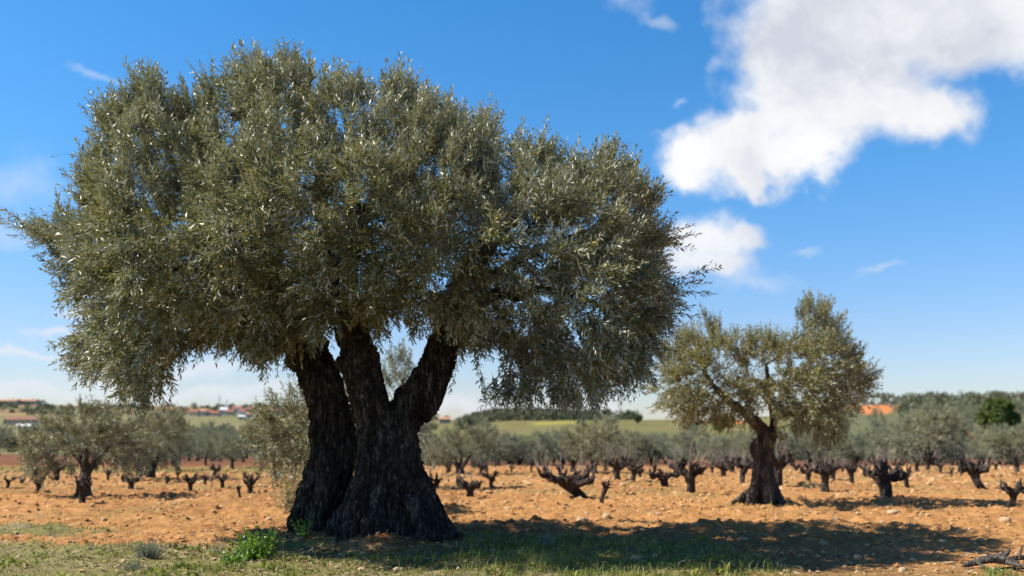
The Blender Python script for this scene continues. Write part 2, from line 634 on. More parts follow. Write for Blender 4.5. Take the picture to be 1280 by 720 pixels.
def cover(x, y):
    u = 640 + FPX * x / np.maximum(y, 1)
    p = np.stack([x, y, 0 * x], -1)
    nA = fbm(p * .35 + 5, 4)[:, None]
    c = SOIL * (1 - sstep(.42, .62, nA)) + (SOIL * .42 + SOIL2 * .58) * sstep(.42, .62, nA)
    v, n, n2 = verge_mask(x, y)
    g = sstep(.47, .60, n2)[:, None]
    vc = VERGE * (1 - g) + LITTER * g
    red = (sstep(950, 800, u) * 1.0)[:, None]
    vc = vc * red + (SOIL2 * .7 + VERGE * .3) * (1 - red)
    c = c * (1 - v[:, None]) + vc * v[:, None]
    # thin weeds over the far soil
    w = (sstep(.56, .68, fbm(p * .8 + 50, 3)) * .45 * sstep(13, 20, y))[:, None]
    c = c * (1 - w) + np.array([.24, .20, .075]) * w
    d0 = np.hypot((x + 1.45) / .6, (y - 11.3) / .42)
    md = np.clip(1.2 - d0, 0, 1)[:, None]
    c = c * (1 - md) + np.array([.36, .15, .05]) * md
    lf = sstep(560, 430, u)[:, None]          # side of the village
    rt = sstep(960, 1040, u)[:, None]
    band = (sstep(33, 35, y + (n - .5) * 3) * sstep(41, 39, y + (n - .5) * 3))[:, None]
    c = c * (1 - band * lf * .75) + np.array([.17, .17, .045]) * band * lf * .75
    r_ = sstep(39, 44, y + (n - .5) * 5)[:, None]
    c = c * (1 - r_) + REDSOIL * r_
    nf = fbm(p * np.array([.02, .09, 0]) + 3, 4)[:, None]
    g_ = sstep(92, 112, y + (n - .5) * 18)[:, None]
    fieldc = FIELD * (1 - sstep(.45, .6, nf)) + np.array([.125, .13, .042]) * sstep(.45, .6, nf)
    leftc = np.array([.13, .14, .045]) * (1 - sstep(.42, .55, nf)) + np.array([.20, .18, .09]) * sstep(.42, .55, nf)
    nh = fbm(p * .022 + 8, 4)[:, None]
    rightc = SCRUB * (1 - sstep(.50, .58, nh)) + ORANGE * sstep(.50, .58, nh)
    bare = np.exp(-(((u - 1092) / 26) ** 2 + ((y - 255) / 45) ** 2)) + np.exp(-(((u - 905) / 45) ** 2 + ((y - 290) / 30) ** 2))
    bare += np.exp(-(((u - 1010) / 30) ** 2 + ((y - 215) / 30) ** 2))
    bare = sstep(.30, .62, bare + (nh[:, 0] - .5) * .9 + (nf[:, 0] - .5) * .5)[:, None]
    far = fieldc * (1 - lf) * (1 - rt) + leftc * lf + rightc * rt * (1 - lf)
    far = far * (1 - bare) + ORANGE * bare
    # ochre slope under the village, yellow strip on the central rise
    ob = sstep(.45, .7, np.exp(-(((u - 310) / 45) ** 2 + ((y - 470) / 70) ** 2)) + (nf[:, 0] - .5) * .8)[:, None]
    far = far * (1 - ob) + np.array([.40, .22, .11]) * ob
    ys = (sstep(268, 280, y) * sstep(305, 293, y) * sstep(655, 675, u) * sstep(740, 715, u))[:, None]
    far = far * (1 - ys) + np.array([.27, .24, .055]) * ys
    hl = sstep(780, 1000, y)[:, None]
    hillc = np.array([.10, .115, .055]) * (1 - sstep(.5, .58, nh)) + np.array([.36, .20, .11]) * sstep(.5, .58, nh)
    far = far * (1 - hl) + hillc * hl
    c = c * (1 - g_) + far * g_
    return np.clip(c, 0, 1)


gme = mesh_np('ground', np.stack([gx, gy, GZ], -1), [GQ], gm, smooth=True)
ca = gme.color_attributes.new('cover', 'FLOAT_COLOR', 'POINT')
cc = cover(gx, gy)
ca.data.foreach_set('color', np.column_stack([cc, np.ones(len(cc))]).astype(np.float32).ravel())
g = link('ground', gme)
g['kind'] = 'structure'


# ------------------------------------------------------------------ tree growth
def colonize(starts, A, step=.14, dk=.3, iters=200, jit=.18):
    pos = [np.array(s, float) for s in starts]
    par = [-1] * len(pos)
    A = np.asarray(A, float)
    near = np.zeros(len(A), int)
    dist = np.full(len(A), 1e9)
    for i, q in enumerate(pos):
        d = np.linalg.norm(A - q, axis=1)
        b = d < dist
        dist[b], near[b] = d[b], i
    kids = {}
    for it in range(iters):
        alive = dist > dk
        if not alive.any():
            break
        A, near, dist = A[alive], near[alive], dist[alive]
        P = np.array(pos)
        dirs = nrm(A - P[near])
        acc = np.zeros_like(P)
        np.add.at(acc, near, dirs)
        grow = np.unique(near)
        added = 0
        newi = []
        for n in grow:
            if kids.get(n, 0) >= 3:
                continue
            v = acc[n]
            l = np.linalg.norm(v)
            if l < 1e-6:
                continue
            v = v / l + rng.normal(0, jit, 3)
            q = pos[n] + v / np.linalg.norm(v) * step
            kids[n] = kids.get(n, 0) + 1
            pos.append(q)
            par.append(int(n))
            newi.append(len(pos) - 1)
            added += 1
        if not added:
            # stuck nodes: drop their attractors
            bad = np.isin(near, grow)
            dist[bad] = 0
            continue
        for i in newi:
            d = np.linalg.norm(A - pos[i], axis=1)
            b = d < dist
            dist[b], near[b] = d[b], i
    return np.array(pos), np.array(par)


def radii(par, r_tip, expo, start_r):
    n = len(par)
    cnt = np.zeros(n)
    has = np.zeros(n, bool)
    for i in range(n - 1, -1, -1):
        if not has[i]:
            cnt[i] = 1
        if par[i] >= 0:
            cnt[par[i]] += cnt[i]
            has[par[i]] = True
    r = r_tip * cnt ** expo
    for i, s in enumerate(start_r):
        r[i] = min(r[i], s)
    for i in range(len(start_r), n):
        r[i] = min(r[i], r[par[i]] * .97 if par[i] >= 0 else r[i])
    return r, has, cnt


def branch_mesh(acc, pos, par, r, k=6, rmin=0.0, rmax=9.0):
    """ring per node; the thickest child continues its parent's ring, others start their own collar"""
    n = len(pos)
    best = {}
    for i in range(n):
        q = par[i]
        if q >= 0 and (q not in best or r[i] > r[best[q]]):
            best[q] = i
    ang = np.arange(k) / k * 2 * math.pi
    ca_, sa_ = np.cos(ang)[:, None], np.sin(ang)[:, None]
    ring = {}
    fr = {}
    V, Q = [], []
    cnt = 0
    for i in range(n):
        q = par[i]
        if q < 0:
            b = best.get(i)
            t = nrm(pos[b] - pos[i]) if b is not None else np.array([0, 0, 1.])
            u = np.cross(t, [.3, .9, .2])
        else:
            t = nrm(pos[i] - pos[q])
            b = best.get(i)
            if b is not None:
                t = nrm(t + nrm(pos[b] - pos[i]))
            u = fr[q] - t * np.dot(fr[q], t)
        if np.linalg.norm(u) < 1e-4:
            u = np.cross(t, [.8, .1, .5])
        u = nrm(u)
        fr[i] = u
        if r[i] < rmin or r[i] >= rmax:
            continue
        w = np.cross(t, u)
        V.append(pos[i] + (ca_ * u + sa_ * w) * r[i])
        ring[i] = cnt
        cnt += k
        if q >= 0:
            if best.get(q) == i and q in ring:
                a = ring[q]
            else:
                t2 = nrm(pos[i] - pos[q])
                u2 = nrm(u - t2 * np.dot(u, t2))
                w2 = np.cross(t2, u2)
                V.append(pos[q] + (ca_ * u2 + sa_ * w2) * min(r[i] * 1.25, r[q]))
                a = cnt
                cnt += k
            j = np.arange(k)
            j2 = (j + 1) % k
            Q.append(np.stack([a + j, a + j2, ring[i] + j2, ring[i] + j], -1))
    if V:
        acc.add(np.vstack(V), np.vstack(Q) if Q else None)


def twigs_and_leaves(p0, d0, length, bend, leaf_len, leaf_w, gap, segs=5, r0=.0035, leaf_skip=0.0, petiole=.1, roll=.6):
    """vectorised shoots carrying opposite leaves; returns twig and leaf arrays"""
    n = len(p0)
    ts = np.linspace(0, 1, segs + 1)
    P = np.zeros((n, segs + 1, 3))
    Dv = np.zeros((n, segs + 1, 3))
    P[:, 0] = p0
    Dv[:, 0] = nrm(d0)
    wig = rng.normal(0, .10, (n, segs + 1, 3))
    for s in range(segs):
        Dv[:, s + 1] = nrm(Dv[:, s] + (bend + wig[:, s]) / segs * 1.6)
        P[:, s + 1] = P[:, s] + Dv[:, s] * (length / segs)[:, None]
    # twig tubes, 3 sided
    ref = np.array([.21, .33, .92])
    U = nrm(np.cross(Dv, ref + 1e-3))
    W = np.cross(Dv, U)
    rad = (r0 * (1 - .75 * ts))[None, :, None]
    ang = [0, 2 * math.pi / 3, 4 * math.pi / 3]
    rings = np.stack([P + (math.cos(a) * U + math.sin(a) * W) * rad for a in ang], 2)   # n,segs+1,3,3
    TV = rings.reshape(-1, 3)
    idx = np.arange(n * (segs + 1) * 3).reshape(n, segs + 1, 3)
    TQ = []
    for a in range(3):
        b_ = (a + 1) % 3
        TQ.append(np.stack([idx[:, :-1, a], idx[:, :-1, b_], idx[:, 1:, b_], idx[:, 1:, a]], -1).reshape(-1, 4))
    TQ = np.vstack(TQ)
    # leaves
    npair = np.maximum((length / gap).astype(int), 2)
    tw = np.repeat(np.arange(n), npair)
    kk = np.concatenate([np.arange(m) for m in npair])
    t = (kk + .6 + rng.uniform(-.3, .3, len(kk))) / npair[tw]
    t = np.clip(.06 + t * .96, 0, .999)
    f = t * segs
    s = f.astype(int)
    fr_ = (f - s)[:, None]
    bp = P[tw, s] * (1 - fr_) + P[tw, s + 1] * fr_
    bd = nrm(Dv[tw, s] * (1 - fr_) + Dv[tw, s + 1] * fr_)
    bu = nrm(np.cross(bd, ref))
    bw = np.cross(bd, bu)
    phase = rng.uniform(0, 6.28, n)[tw] + kk * (math.pi / 2)
    LV = []
    for sgn in (0, math.pi):
        ph = phase + sgn + rng.normal(0, .3, len(phase))
        side = np.cos(ph)[:, None] * bu + np.sin(ph)[:, None] * bw
        a = (rng.normal(.92, .26, len(ph)) * (1 - .45 * t ** 2))[:, None]
        ld = nrm(bd * np.cos(a) + side * np.sin(a) + np.array([0, 0, -.08]) + rng.normal(0, .12, side.shape))
        nn = bd - ld * np.sum(bd * ld, 1, keepdims=True) + np.array([0, 0, .35]) + rng.normal(0, roll, ld.shape)
        nn = nn - ld * np.sum(nn * ld, 1, keepdims=True)
        nn = nrm(nn)
        sd = np.cross(nn, ld)
        sc = (rng.uniform(.52, 1.18, len(ph)) * (1 - .35 * t ** 3))[:, None]
        ll, lw = leaf_len * sc, leaf_w * sc * rng.uniform(.8, 1.2, (len(ph), 1))
        b0 = bp + ld * ll * petiole * .3
        mid = b0 + ld * ll * .48 - nn * ll * .02
        lf = mid + sd * lw * .5 + nn * lw * .16
        rt_ = mid - sd * lw * .5 + nn * lw * .16
        tip = b0 + ld * ll - nn * ll * rng.uniform(-.02, .14, (len(ph), 1))
        q = np.stack([b0, rt_, tip, lf], 1)
        if leaf_skip:
            q = q[rng.random(len(q)) > leaf_skip]
        LV.append(q)
    LV = np.concatenate(LV)
    m = len(LV)
    base = np.arange(m) * 4
    LT = np.concatenate([np.stack([base, base + 1, base + 2], -1), np.stack([base, base + 2, base + 3], -1)])
    return TV, TQ, LV.reshape(-1, 3), LT


def crown_mesh(name, tw, leafm):
    TV, TQ, LV, LT = tw
    V = np.vstack([LV, TV])
    midx = np.concatenate([np.ones(len(TQ), int), np.zeros(len(LT), int)])
    return mesh_np(name, V, [TQ + len(LV), LT], [leafm, M['twig']], midx)


def poly_dist(px, py, poly):
    """signed inside test and distance to the edge, in the polygon's units"""
    P = np.asarray(poly, float)
    Q = np.roll(P, -1, 0)
    x, y = px[:, None], py[:, None]
    cond = ((P[:, 1] > y) != (Q[:, 1] > y)) & (x < (Q[:, 0] - P[:, 0]) * (y - P[:, 1]) / (Q[:, 1] - P[:, 1] + 1e-12) + P[:, 0])
    inside = cond.sum(1) % 2 == 1
    d = Q - P
    t = np.clip(((x - P[:, 0]) * d[:, 0] + (y - P[:, 1]) * d[:, 1]) / (d ** 2).sum(1), 0, 1)
    dist = np.hypot(x - P[:, 0] - t * d[:, 0], y - P[:, 1] - t * d[:, 1]).min(1)
    return inside, dist


def crown_points(poly, D, R_, tmax, n, inset, lump=.9, thr=.36, shell=.35):
    poly = np.asarray(poly, float)
    lo, hi = poly.min(0), poly.max(0)
    m = D / FPX
    out = []
    tot = 0
    while tot < n:
        q = rng.uniform(lo, hi, (4000, 2))
        ins, ds = poly_dist(q[:, 0], q[:, 1], poly)
        nz_ = fbm(np.column_stack([q / 48.0, np.full(len(q), 3.3 + tmax)]), 2)
        d = ds * m - inset * np.clip(.1 + 5.0 * (nz_ - .32), 0, 2.6)
        ok = ins & (d > 0)
        q, d = q[ok], d[ok]
        th = tmax * np.sqrt(np.maximum(0, 1 - (1 - np.minimum(d / R_, 1)) ** 2))
        s = rng.uniform(-1, 1, len(q))
        keep = (np.abs(s) > .55) | (d < .45) | (rng.random(len(q)) < shell)
        q, th, s = q[keep], th[keep], s[keep]
        P = np.array([at(a, b_, D + o) for (a, b_), o in zip(q, th * s)]) if len(q) else np.zeros((0, 3))
        if len(P):
            P = P[fbm(P * lump + 40, 2) > thr]
            out.append(P)
            tot += len(P)
    return np.vstack(out)[:n]


def grow_crown(starts, start_r, A, center, zlo, zhi, step, dk, r_tip, expo, tw_per, tw_len, leaf_len, leaf_w, gap,
               up=.8, droop=-.7, r_leafy=.02, r0=.0035, jit=.18, skip=0.0, segs=5):
    pos, par = colonize(starts, A, step, dk, 260, jit)
    r, has, cnt = radii(par, r_tip, expo, start_r)
    dirs = np.zeros_like(pos)
    ok = par >= 0
    dirs[ok] = nrm(pos[ok] - pos[par[ok]])
    sel = np.where(ok & (r < r_leafy))[0]
    rep = rng.poisson(tw_per * np.where(has[sel], 1.0, 2.0))
    ti = np.repeat(sel, rep)
    p0 = pos[ti] + rng.normal(0, step * .25, (len(ti), 3))
    h = np.clip((pos[ti, 2] - zlo) / (zhi - zlo), 0, 1)
    outw = nrm(pos[ti] - center)
    g_ = (droop + (up - droop) * sstep(.15, .75, h))[:, None] * np.array([0, 0, 1.0])
    d0 = nrm(dirs[ti] * .55 + outw * .5 + g_ * .75 + rng.normal(0, .42, (len(ti), 3)))
    bend = g_ * .7 + outw * .15
    ln = rng.uniform(tw_len * .55, tw_len * 1.25, len(ti))
    tw = twigs_and_leaves(p0, d0, ln, bend, leaf_len, leaf_w, gap, segs, r0, skip)
    return pos, par, r, tw


def bark_disp(fx, fz, amp, amp2):
    def f(co):
        w = co * np.array([fx, fx, fz])
        a = fbm(w, 3)
        ridge = 1 - np.abs(2 * fbm(w * 1.7 + 11, 3) - 1)
        return (a - .5) * amp + (ridge - .8) * amp2
    return f


TICK('olive')
def bark_old_disp(co):
    w = co * np.array([9.0, 9.0, 1.7])
    w = w + (fbm(co * 3.0 + 60, 2)[:, None] - .5) * 2.2
    a = fbm(w, 3)
    ridge = 1 - np.abs(2 * fbm(w * 1.6 + 11, 3) - 1)
    pl = co * np.array([19.0, 19.0, 7.5]) + (fbm(co * 7.0 + 90, 2)[:, None] - .5) * 2.0
    plates = np.abs(2 * fbm(pl, 3) - 1)
    knot = np.maximum(fbm(co * 4.2 + 33, 2) - .60, 0)
    return (a - .5) * .045 + (ridge - .8) * .08 + np.minimum(plates, .25) * .10 - .015 + knot * .25


# ------------------------------------------------------------------ the ancient olive
DM = 12.0
B0 = np.array([at(470, 675, DM)[0], DM, 0.0])


def pts(lst, D, extra_r=1.0):
    m = D / FPX
    P = np.array([at(a, b_, D + o) for a, b_, o, r_ in lst])
    return P, np.array([r_ * m * extra_r for *_, r_ in lst])


old = thing('olive_tree', 'huge ancient olive with two fused dark boles and a vast dense crown', 'tree', B0)
acc = Acc()
cords = [
    # far bole leaning outwards
    [(396, 690, 0.57, 33.5), (402, 640, 0.55, 30.7), (413, 590, 0.52, 28.8), (420, 547, 0.50, 27.9), (411, 505, 0.50, 27.9), (394, 462, 0.52, 27.9), (374, 418, 0.57, 26.0), (352, 375, 0.62, 21.4), (326, 332, 0.67, 15.8), (300, 280, 0.72, 10.2), (285, 235, 0.72, 5.6)],
    [(372, 688, 0.47, 15.8), (378, 645, 0.47, 14.9), (390, 600, 0.44, 14.9), (402, 560, 0.40, 15.8), (402, 505, 0.38, 14.9), (386, 460, 0.42, 13.0), (368, 420, 0.52, 11.2)],
    [(385, 692, 0.17, 14.0), (398, 655, 0.24, 15.8), (412, 610, 0.30, 15.8), (426, 560, 0.32, 16.7), (424, 515, 0.32, 14.9), (408, 465, 0.42, 14.0), (385, 420, 0.52, 13.0)],
    [(424, 690, 0.97, 18.6), (422, 640, 0.90, 18.6), (424, 580, 0.82, 18.6), (422, 540, 0.77, 18.6), (412, 500, 0.72, 16.7)],
    # near bole
    [(492, 694, .05, 58), (488, 645, .05, 42), (484, 595, .03, 32), (482, 558, 0, 28), (486, 528, 0, 30), (492, 512, 0, 22)],
    [(432, 698, -.35, 17), (446, 655, -.27, 19), (462, 605, -.16, 18), (469, 560, -.1, 17), (466, 520, -.08, 20), (458, 482, -.05, 23), (448, 445, 0, 23), (440, 408, .02, 22), (428, 365, .05, 19), (418, 310, .1, 14), (402, 255, .15, 9), (398, 205, .1, 5)],
    [(462, 700, -.48, 18), (469, 655, -.36, 18), (477, 610, -.24, 17), (480, 560, -.17, 17), (474, 520, -.14, 17), (464, 480, -.1, 14)],
    [(412, 694, -.05, 15), (428, 660, -.05, 17), (449, 615, -.02, 16), (462, 570, 0, 15), (458, 530, 0, 14), (447, 490, 0, 13), (436, 450, .02, 13)],
    [(528, 700, -.45, 20), (519, 655, -.33, 20), (508, 605, -.2, 18), (502, 560, -.12, 17), (506, 525, -.08, 20), (521, 496, -.03, 24), (540, 468, 0, 23), (553, 440, 0, 21), (562, 405, -.03, 20), (580, 360, -.1, 16), (606, 315, -.15, 12), (634, 275, -.2, 8), (650, 240, -.2, 5)],
    [(572, 690, -.1, 20), (551, 665, -.1, 20), (532, 630, -.08, 18), (515, 590, -.05, 15), (507, 550, -.02, 14), (518, 518, 0, 17), (534, 503, 0, 15), (551, 470, .03, 14), (564, 435, .03, 12)],
    [(556, 694, -.32, 18), (540, 664, -.28, 18), (524, 625, -.2, 16), (509, 580, -.1, 15), (500, 545, -.08, 14)],
    [(545, 690, .4, 24), (530, 640, .3, 22), (508, 590, .18, 20), (495, 540, .1, 20), (505, 505, .08, 16)],
    [(500, 700, -.52, 15), (497, 660, -.42, 14), (492, 610, -.27, 13), (489, 565, -.2, 12), (486, 535, -.15, 12)],
    [(452, 692, .5, 20), (460, 640, .4, 18), (470, 590, .25, 16), (476, 545, .12, 14)],
    # lesser limbs spreading inside the crown
    [(360, 395, .38, 12), (325, 365, .2, 10), (280, 345, 0, 8), (225, 335, -.2, 6), (170, 335, -.3, 4)],
    [(345, 365, .45, 12), (310, 350, .9, 9), (260, 320, 1.3, 7), (210, 290, 1.6, 4)],
    [(430, 375, .05, 12), (438, 340, -.5, 9), (450, 300, -1.1, 7), (455, 260, -1.6, 4)],
    [(425, 345, .08, 12), (440, 300, .7, 9), (470, 255, 1.2, 7), (490, 205, 1.5, 4)],
    [(566, 398, -.05, 13), (610, 372, -.3, 10), (665, 362, -.5, 8), (715, 368, -.6, 5), (755, 385, -.6, 4)],
    [(575, 375, -.1, 12), (615, 345, .5, 9), (670, 315, .9, 7), (730, 290, 1.2, 4)],
    [(570, 385, -.08, 11), (575, 350, -.8, 8), (585, 325, -1.4, 6), (600, 310, -1.9, 4)],
    # a burr under the limb
    [(527, 520, -.02, 13), (536, 511, -.04, 15), (541, 500, -.03, 12)],
]
limb_ends, limb_r = [], []
for cset in cords:
    P, r_ = pts(cset, DM)
    P = P - B0
    acc.tube(P, r_ * (.88 if len(acc.V) < 14 else .7), 16, 6, wob=.10)
for ci in (0, 5, 8, 14, 15, 16, 17, 18, 19, 20):
    P, r_ = pts(cords[ci], DM)
    for k in (-1, -2, -3) if ci < 14 else (-1, -2):
        limb_ends.append(P[k])
        limb_r.append(min(r_[k] * .85, .075))
tm = remesh(acc, 'ancient_trunk', M['bark_old'], .0125, bark_old_disp, 1)
trunk = link('trunk', tm, old)

CROWN = [(42, 300), (52, 262), (70, 215), (78, 158), (112, 104), (165, 80), (212, 74), (242, 118), (296, 84), (345, 72), (395, 80),
         (430, 74), (480, 76), (520, 98), (575, 112), (620, 145), (648, 178), (690, 184), (735, 172), (780, 200), (805, 232),
         (828, 262), (842, 300), (858, 332), (846, 375), (834, 415), (822, 455), (796, 490), (758, 506), (710, 516), (660, 506),
         (622, 486), (596, 462), (560, 436), (510, 418), (440, 414), (390, 426), (335, 446), (290, 452), (245, 440), (215, 462),
         (190, 486), (150, 490), (110, 482), (88, 455), (66, 405), (46, 370), (58, 335)]
A = crown_points(CROWN, DM, 2.3, 3.0, 3300, .22, .8, .425, .36)
AC = np.array([B0[0] + .05, DM, 3.3])
main_starts = limb_ends
pos, par, r, tw = grow_crown(main_starts, limb_r, A, AC, 1.6, 5.4, .15, .21, .0042, .44, 5.2, .33,
                             .100, .0245, .029, up=.9, droop=-.5, r_leafy=.028, r0=.003)
TICK('main');print('main skeleton', len(pos), 'leaf faces', len(tw[3]))
# straggling shoots at the rim of the crown
ex = []
for (a, b_, o, dx, dz) in [(52, 268, 0, -1, .05), (50, 285, .3, -1, .1), (70, 300, .2, -1, -.1), (846, 300, -.2, 1, .25), (848, 318, .1, 1, .1),
                           (852, 350, 0, 1, .0), (850, 335, -.3, 1, -.15), (838, 392, .1, 1, -.3), (250, 110, 0, -.1, 1), (262, 112, -.3, .05, 1), (590, 465, -.5, .1, -1), (600, 470, -.2, .1, -1)]:
    q = at(a, b_, DM + o) + np.array([dx, 0, dz]) * (.62 if a < 60 else .32)
    k0 = np.argmin(np.linalg.norm(pos - (q - np.array([dx, 0, dz]) * .3), axis=1))
    for k in range(3):
        v = q + rng.normal(0, .13, 3) - pos[k0]
        ex.append((pos[k0], v, np.linalg.norm(v) * rng.uniform(.75, 1.05)))
topn = np.where((par >= 0) & (pos[:, 2] > 4.2) & (r < .006))[0]
for i in rng.choice(topn, 420):
    ex.append((pos[i], np.array([rng.normal(0, .22) + (pos[i, 0] - AC[0]) * .06, rng.normal(0, .25), 1.0]), rng.uniform(.28, .58)))
lown = np.where((par >= 0) & (pos[:, 2] < 2.7) & (r < .006))[0]
for i in rng.choice(lown, 60):
    ex.append((pos[i], np.array([rng.normal(0, .3) + (pos[i, 0] - AC[0]) * .08, rng.normal(0, .3), -1.0]), rng.uniform(.2, .5)))
ep = np.array([e[0] for e in ex])
ed = np.array([e[1] for e in ex])
el = np.array([e[2] for e in ex])
tw2 = twigs_and_leaves(ep, ed, el, ed * .1, .098, .023, .030, 6, .0035)
frn = np.where((par >= 0) & (pos[:, 1] < DM - .3) & (r < .012))[0]
fi = rng.choice(frn, 420)
fd = nrm(pos[fi] - AC) * .7 + rng.normal(0, .6, (420, 3)) + [0, -.3, .1]
tw3 = twigs_and_leaves(pos[fi], fd, rng.uniform(.25, .6, 420), rng.normal(0, .5, (420, 3)), .09, .022, .05, 6, .0048, .72)
tw2 = (np.vstack([tw2[0], tw3[0]]), np.vstack([tw2[1], tw3[1] + len(tw2[0])]), np.vstack([tw2[2], tw3[2]]), np.vstack([tw2[3], tw3[3] + len(tw2[2])]))
TVn, LVn = len(tw[0]), len(tw[2])
tw = (np.vstack([tw[0], tw2[0]]), np.vstack([tw[1], tw2[1] + TVn]), np.vstack([tw[2], tw2[2]]), np.vstack([tw[3], tw2[3] + LVn]))
cm = crown_mesh('ancient_crown', (tw[0] - B0, tw[1], tw[2] - B0, tw[3]), M['leaf_main'])
link('crown', cm, old)
ba = Acc()
branch_mesh(ba, pos - B0, par, r, 6, .013)
V1, Q1, _ = ba.arrays()
ba = Acc()
branch_mesh(ba, pos - B0, par, r, 5, .0, .013)
V2, Q2, _ = ba.arrays()
lm = mesh_np('ancient_limbs', np.vstack([V1, V2]), [np.vstack([Q1, Q2 + len(V1)])], [M['bark_old'], M['twig']],
             np.concatenate([np.zeros(len(Q1), int), np.ones(len(Q2), int)]), True)
link('limbs', lm, old)['kind'] = 'stuff'


TICK('olive')
# ------------------------------------------------------------------ the second olive in the vineyard
D2 = foot(631)
B2 = np.array([at(955, 631, D2)[0], D2, gz1(at(955, 631, D2)[0], D2)])
sec = thing('olive_tree', 'mid sized olive with a forked knotty trunk and airy yellowish crown among the vines', 'tree', B2)
acc = Acc()
cords2 = [
    [(956, 640, 0, 17), (955, 612, 0, 15), (953, 585, 0, 14), (954, 560, 0, 13), (957, 545, 0, 11), (949, 532, 0, 10), (935, 520, -.1, 7.5), (920, 508, -.2, 6.2), (906, 497, -.25, 5), (893, 483, -.3, 4), (880, 465, -.3, 3)],
    [(935, 640, -.2, 8), (943, 612, -.15, 8), (948, 585, -.1, 8), (951, 560, -.05, 8)],
    [(980, 638, .1, 9), (968, 615, .08, 9), (961, 590, .05, 9), (960, 562, .02, 9), (966, 540, 0, 7), (967, 522, .1, 5.5), (964, 503, .15, 4.5), (960, 480, .2, 3.5), (958, 455, .2, 2.5)],
    [(925, 632, -.1, 5), (935, 625, -.1, 6), (945, 605, -.05, 6), (948, 580, 0, 6)],
    [(915, 629, -.15, 3), (926, 622, -.12, 4), (938, 612, -.1, 5)],
    [(960, 640, -.3, 8), (958, 615, -.22, 8), (955, 585, -.15, 7), (953, 560, -.1, 7), (950, 545, -.1, 6)],
    [(967, 522, .1, 5), (985, 517, .1, 4), (1003, 519, .1, 3.5), (1022, 511, .15, 3), (1040, 492, .2, 2)],
    [(946, 570, -.12, 9), (944, 560, -.14, 8), (948, 550, -.1, 7)],
]
for cset in cords2:
    P, r_ = pts(cset, D2)
    acc.tube(P - B2, r_ * .76, 12, 5, wob=.12)
tm2 = remesh(acc, 'vineyard_olive_trunk', M['bark'], .013, bark_disp(11, 2.5, .03, .05), 1)
link('trunk', tm2, sec)
CROWN2 = [(818, 480), (816, 450), (832, 425), (855, 400), (885, 388), (912, 396), (940, 408), (962, 400), (985, 410), (1000, 384), (1030, 384),
          (1052, 402), (1060, 432), (1088, 452), (1097, 478), (1080, 500), (1058, 512), (1045, 540), (1018, 550), (992, 540), (972, 528),
          (942, 520), (905, 524), (868, 536), (832, 542), (812, 512)]
A2 = crown_points(CROWN2, D2, 1.3, 1.7, 1050, .12, 1.2, .365, .35)
st2, sr2 = [], []
for ci, ks in ((0, (-1, -2, -3)), (2, (-1, -2)), (7, (-1, -3))):
    P, r_ = pts(cords2[ci], D2)
    for k in ks:
        st2.append(P[k])
        sr2.append(r_[k] * .85)
pos, par, r, tw = grow_crown(st2, sr2, A2, np.array([B2[0] + .05, D2, 2.3]), 1.3, 3.6, .13, .19, .0038, .42, 3.4, .34,
                             .085, .025, .031, up=.9, droop=-.5, r_leafy=.014, r0=.0035)
print('second leaf faces', len(tw[3]))
link('crown', crown_mesh('vineyard_olive_crown', (tw[0] - B2, tw[1], tw[2] - B2, tw[3]), M['leaf_second']), sec)
ba = Acc()
branch_mesh(ba, pos - B2, par, r, 6)
link('limbs', ba.mesh('vineyard_olive_limbs', M['bark'], True), sec)['kind'] = 'stuff'


TICK('of')
# ------------------------------------------------------------------ olive trees of the grove: a few grown kinds, copied
def olive_kind(name, leafm, ell, trunk_cords, n_att, tw_per, tw_len, leaf_len, leaf_w, gap, step=.16, droop=-.5, up=.6, thr=.33, vox=.02):
    acc = Acc()
    for cset in trunk_cords:
        c_ = np.array(cset, float)
        acc.tube(c_[:, :3], c_[:, 3], 10, 4, wob=.1)
    tme = remesh(acc, name + '_trunk', M['bark'], vox, bark_disp(10, 2.5, .035, .05), 1)
    E = np.array(ell, float)
    w = E[:, 3] * E[:, 4] * E[:, 5]
    A = []
    while len(A) < n_att:
        k = rng.choice(len(E), p=w / w.sum())
        v = rng.normal(0, 1, 3)
        v = v / np.linalg.norm(v) * rng.uniform(.45, 1) ** .6
        q = E[k, :3] + v * E[k, 3:]
        if fbm((q * 1.3 + 20 + len(ell))[None], 2)[0] > thr:
            A.append(q)
    starts, sr = [], []
    for cset in trunk_cords:
        if cset[-1][2] > .6:
            starts.append(np.array(cset[-1][:3]))
            sr.append(cset[-1][3] * .9)
    cen = (E[:, :3] * w[:, None]).sum(0) / w.sum()
    zlo, zhi = (E[:, 2] - E[:, 5]).min(), (E[:, 2] + E[:, 5]).max()
    pos, par, r, tw = grow_crown(starts, sr, np.array(A), cen, zlo, zhi, step, step * 1.5, .005, .46, tw_per, tw_len,
                                 leaf_len, leaf_w, gap, up=up, droop=droop, r_leafy=.017, r0=.004, segs=4)
    TV, TQ, LV, LT = tw
    ba = Acc()
    branch_mesh(ba, pos, par, r, 5, .006)
    bV, bQ, bT = ba.arrays()
    V = np.vstack([LV, TV, bV])
    F = [np.vstack([TQ + len(LV), bQ + len(LV) + len(TV)]), LT]
    midx = np.concatenate([np.ones(len(TQ) + len(bQ), int), np.zeros(len(LT), int)])
    cme = mesh_np(name + '_crown', V, F, [leafm, M['twig']], midx)
    print(name, 'leaf faces', len(LT))
    return tme, cme


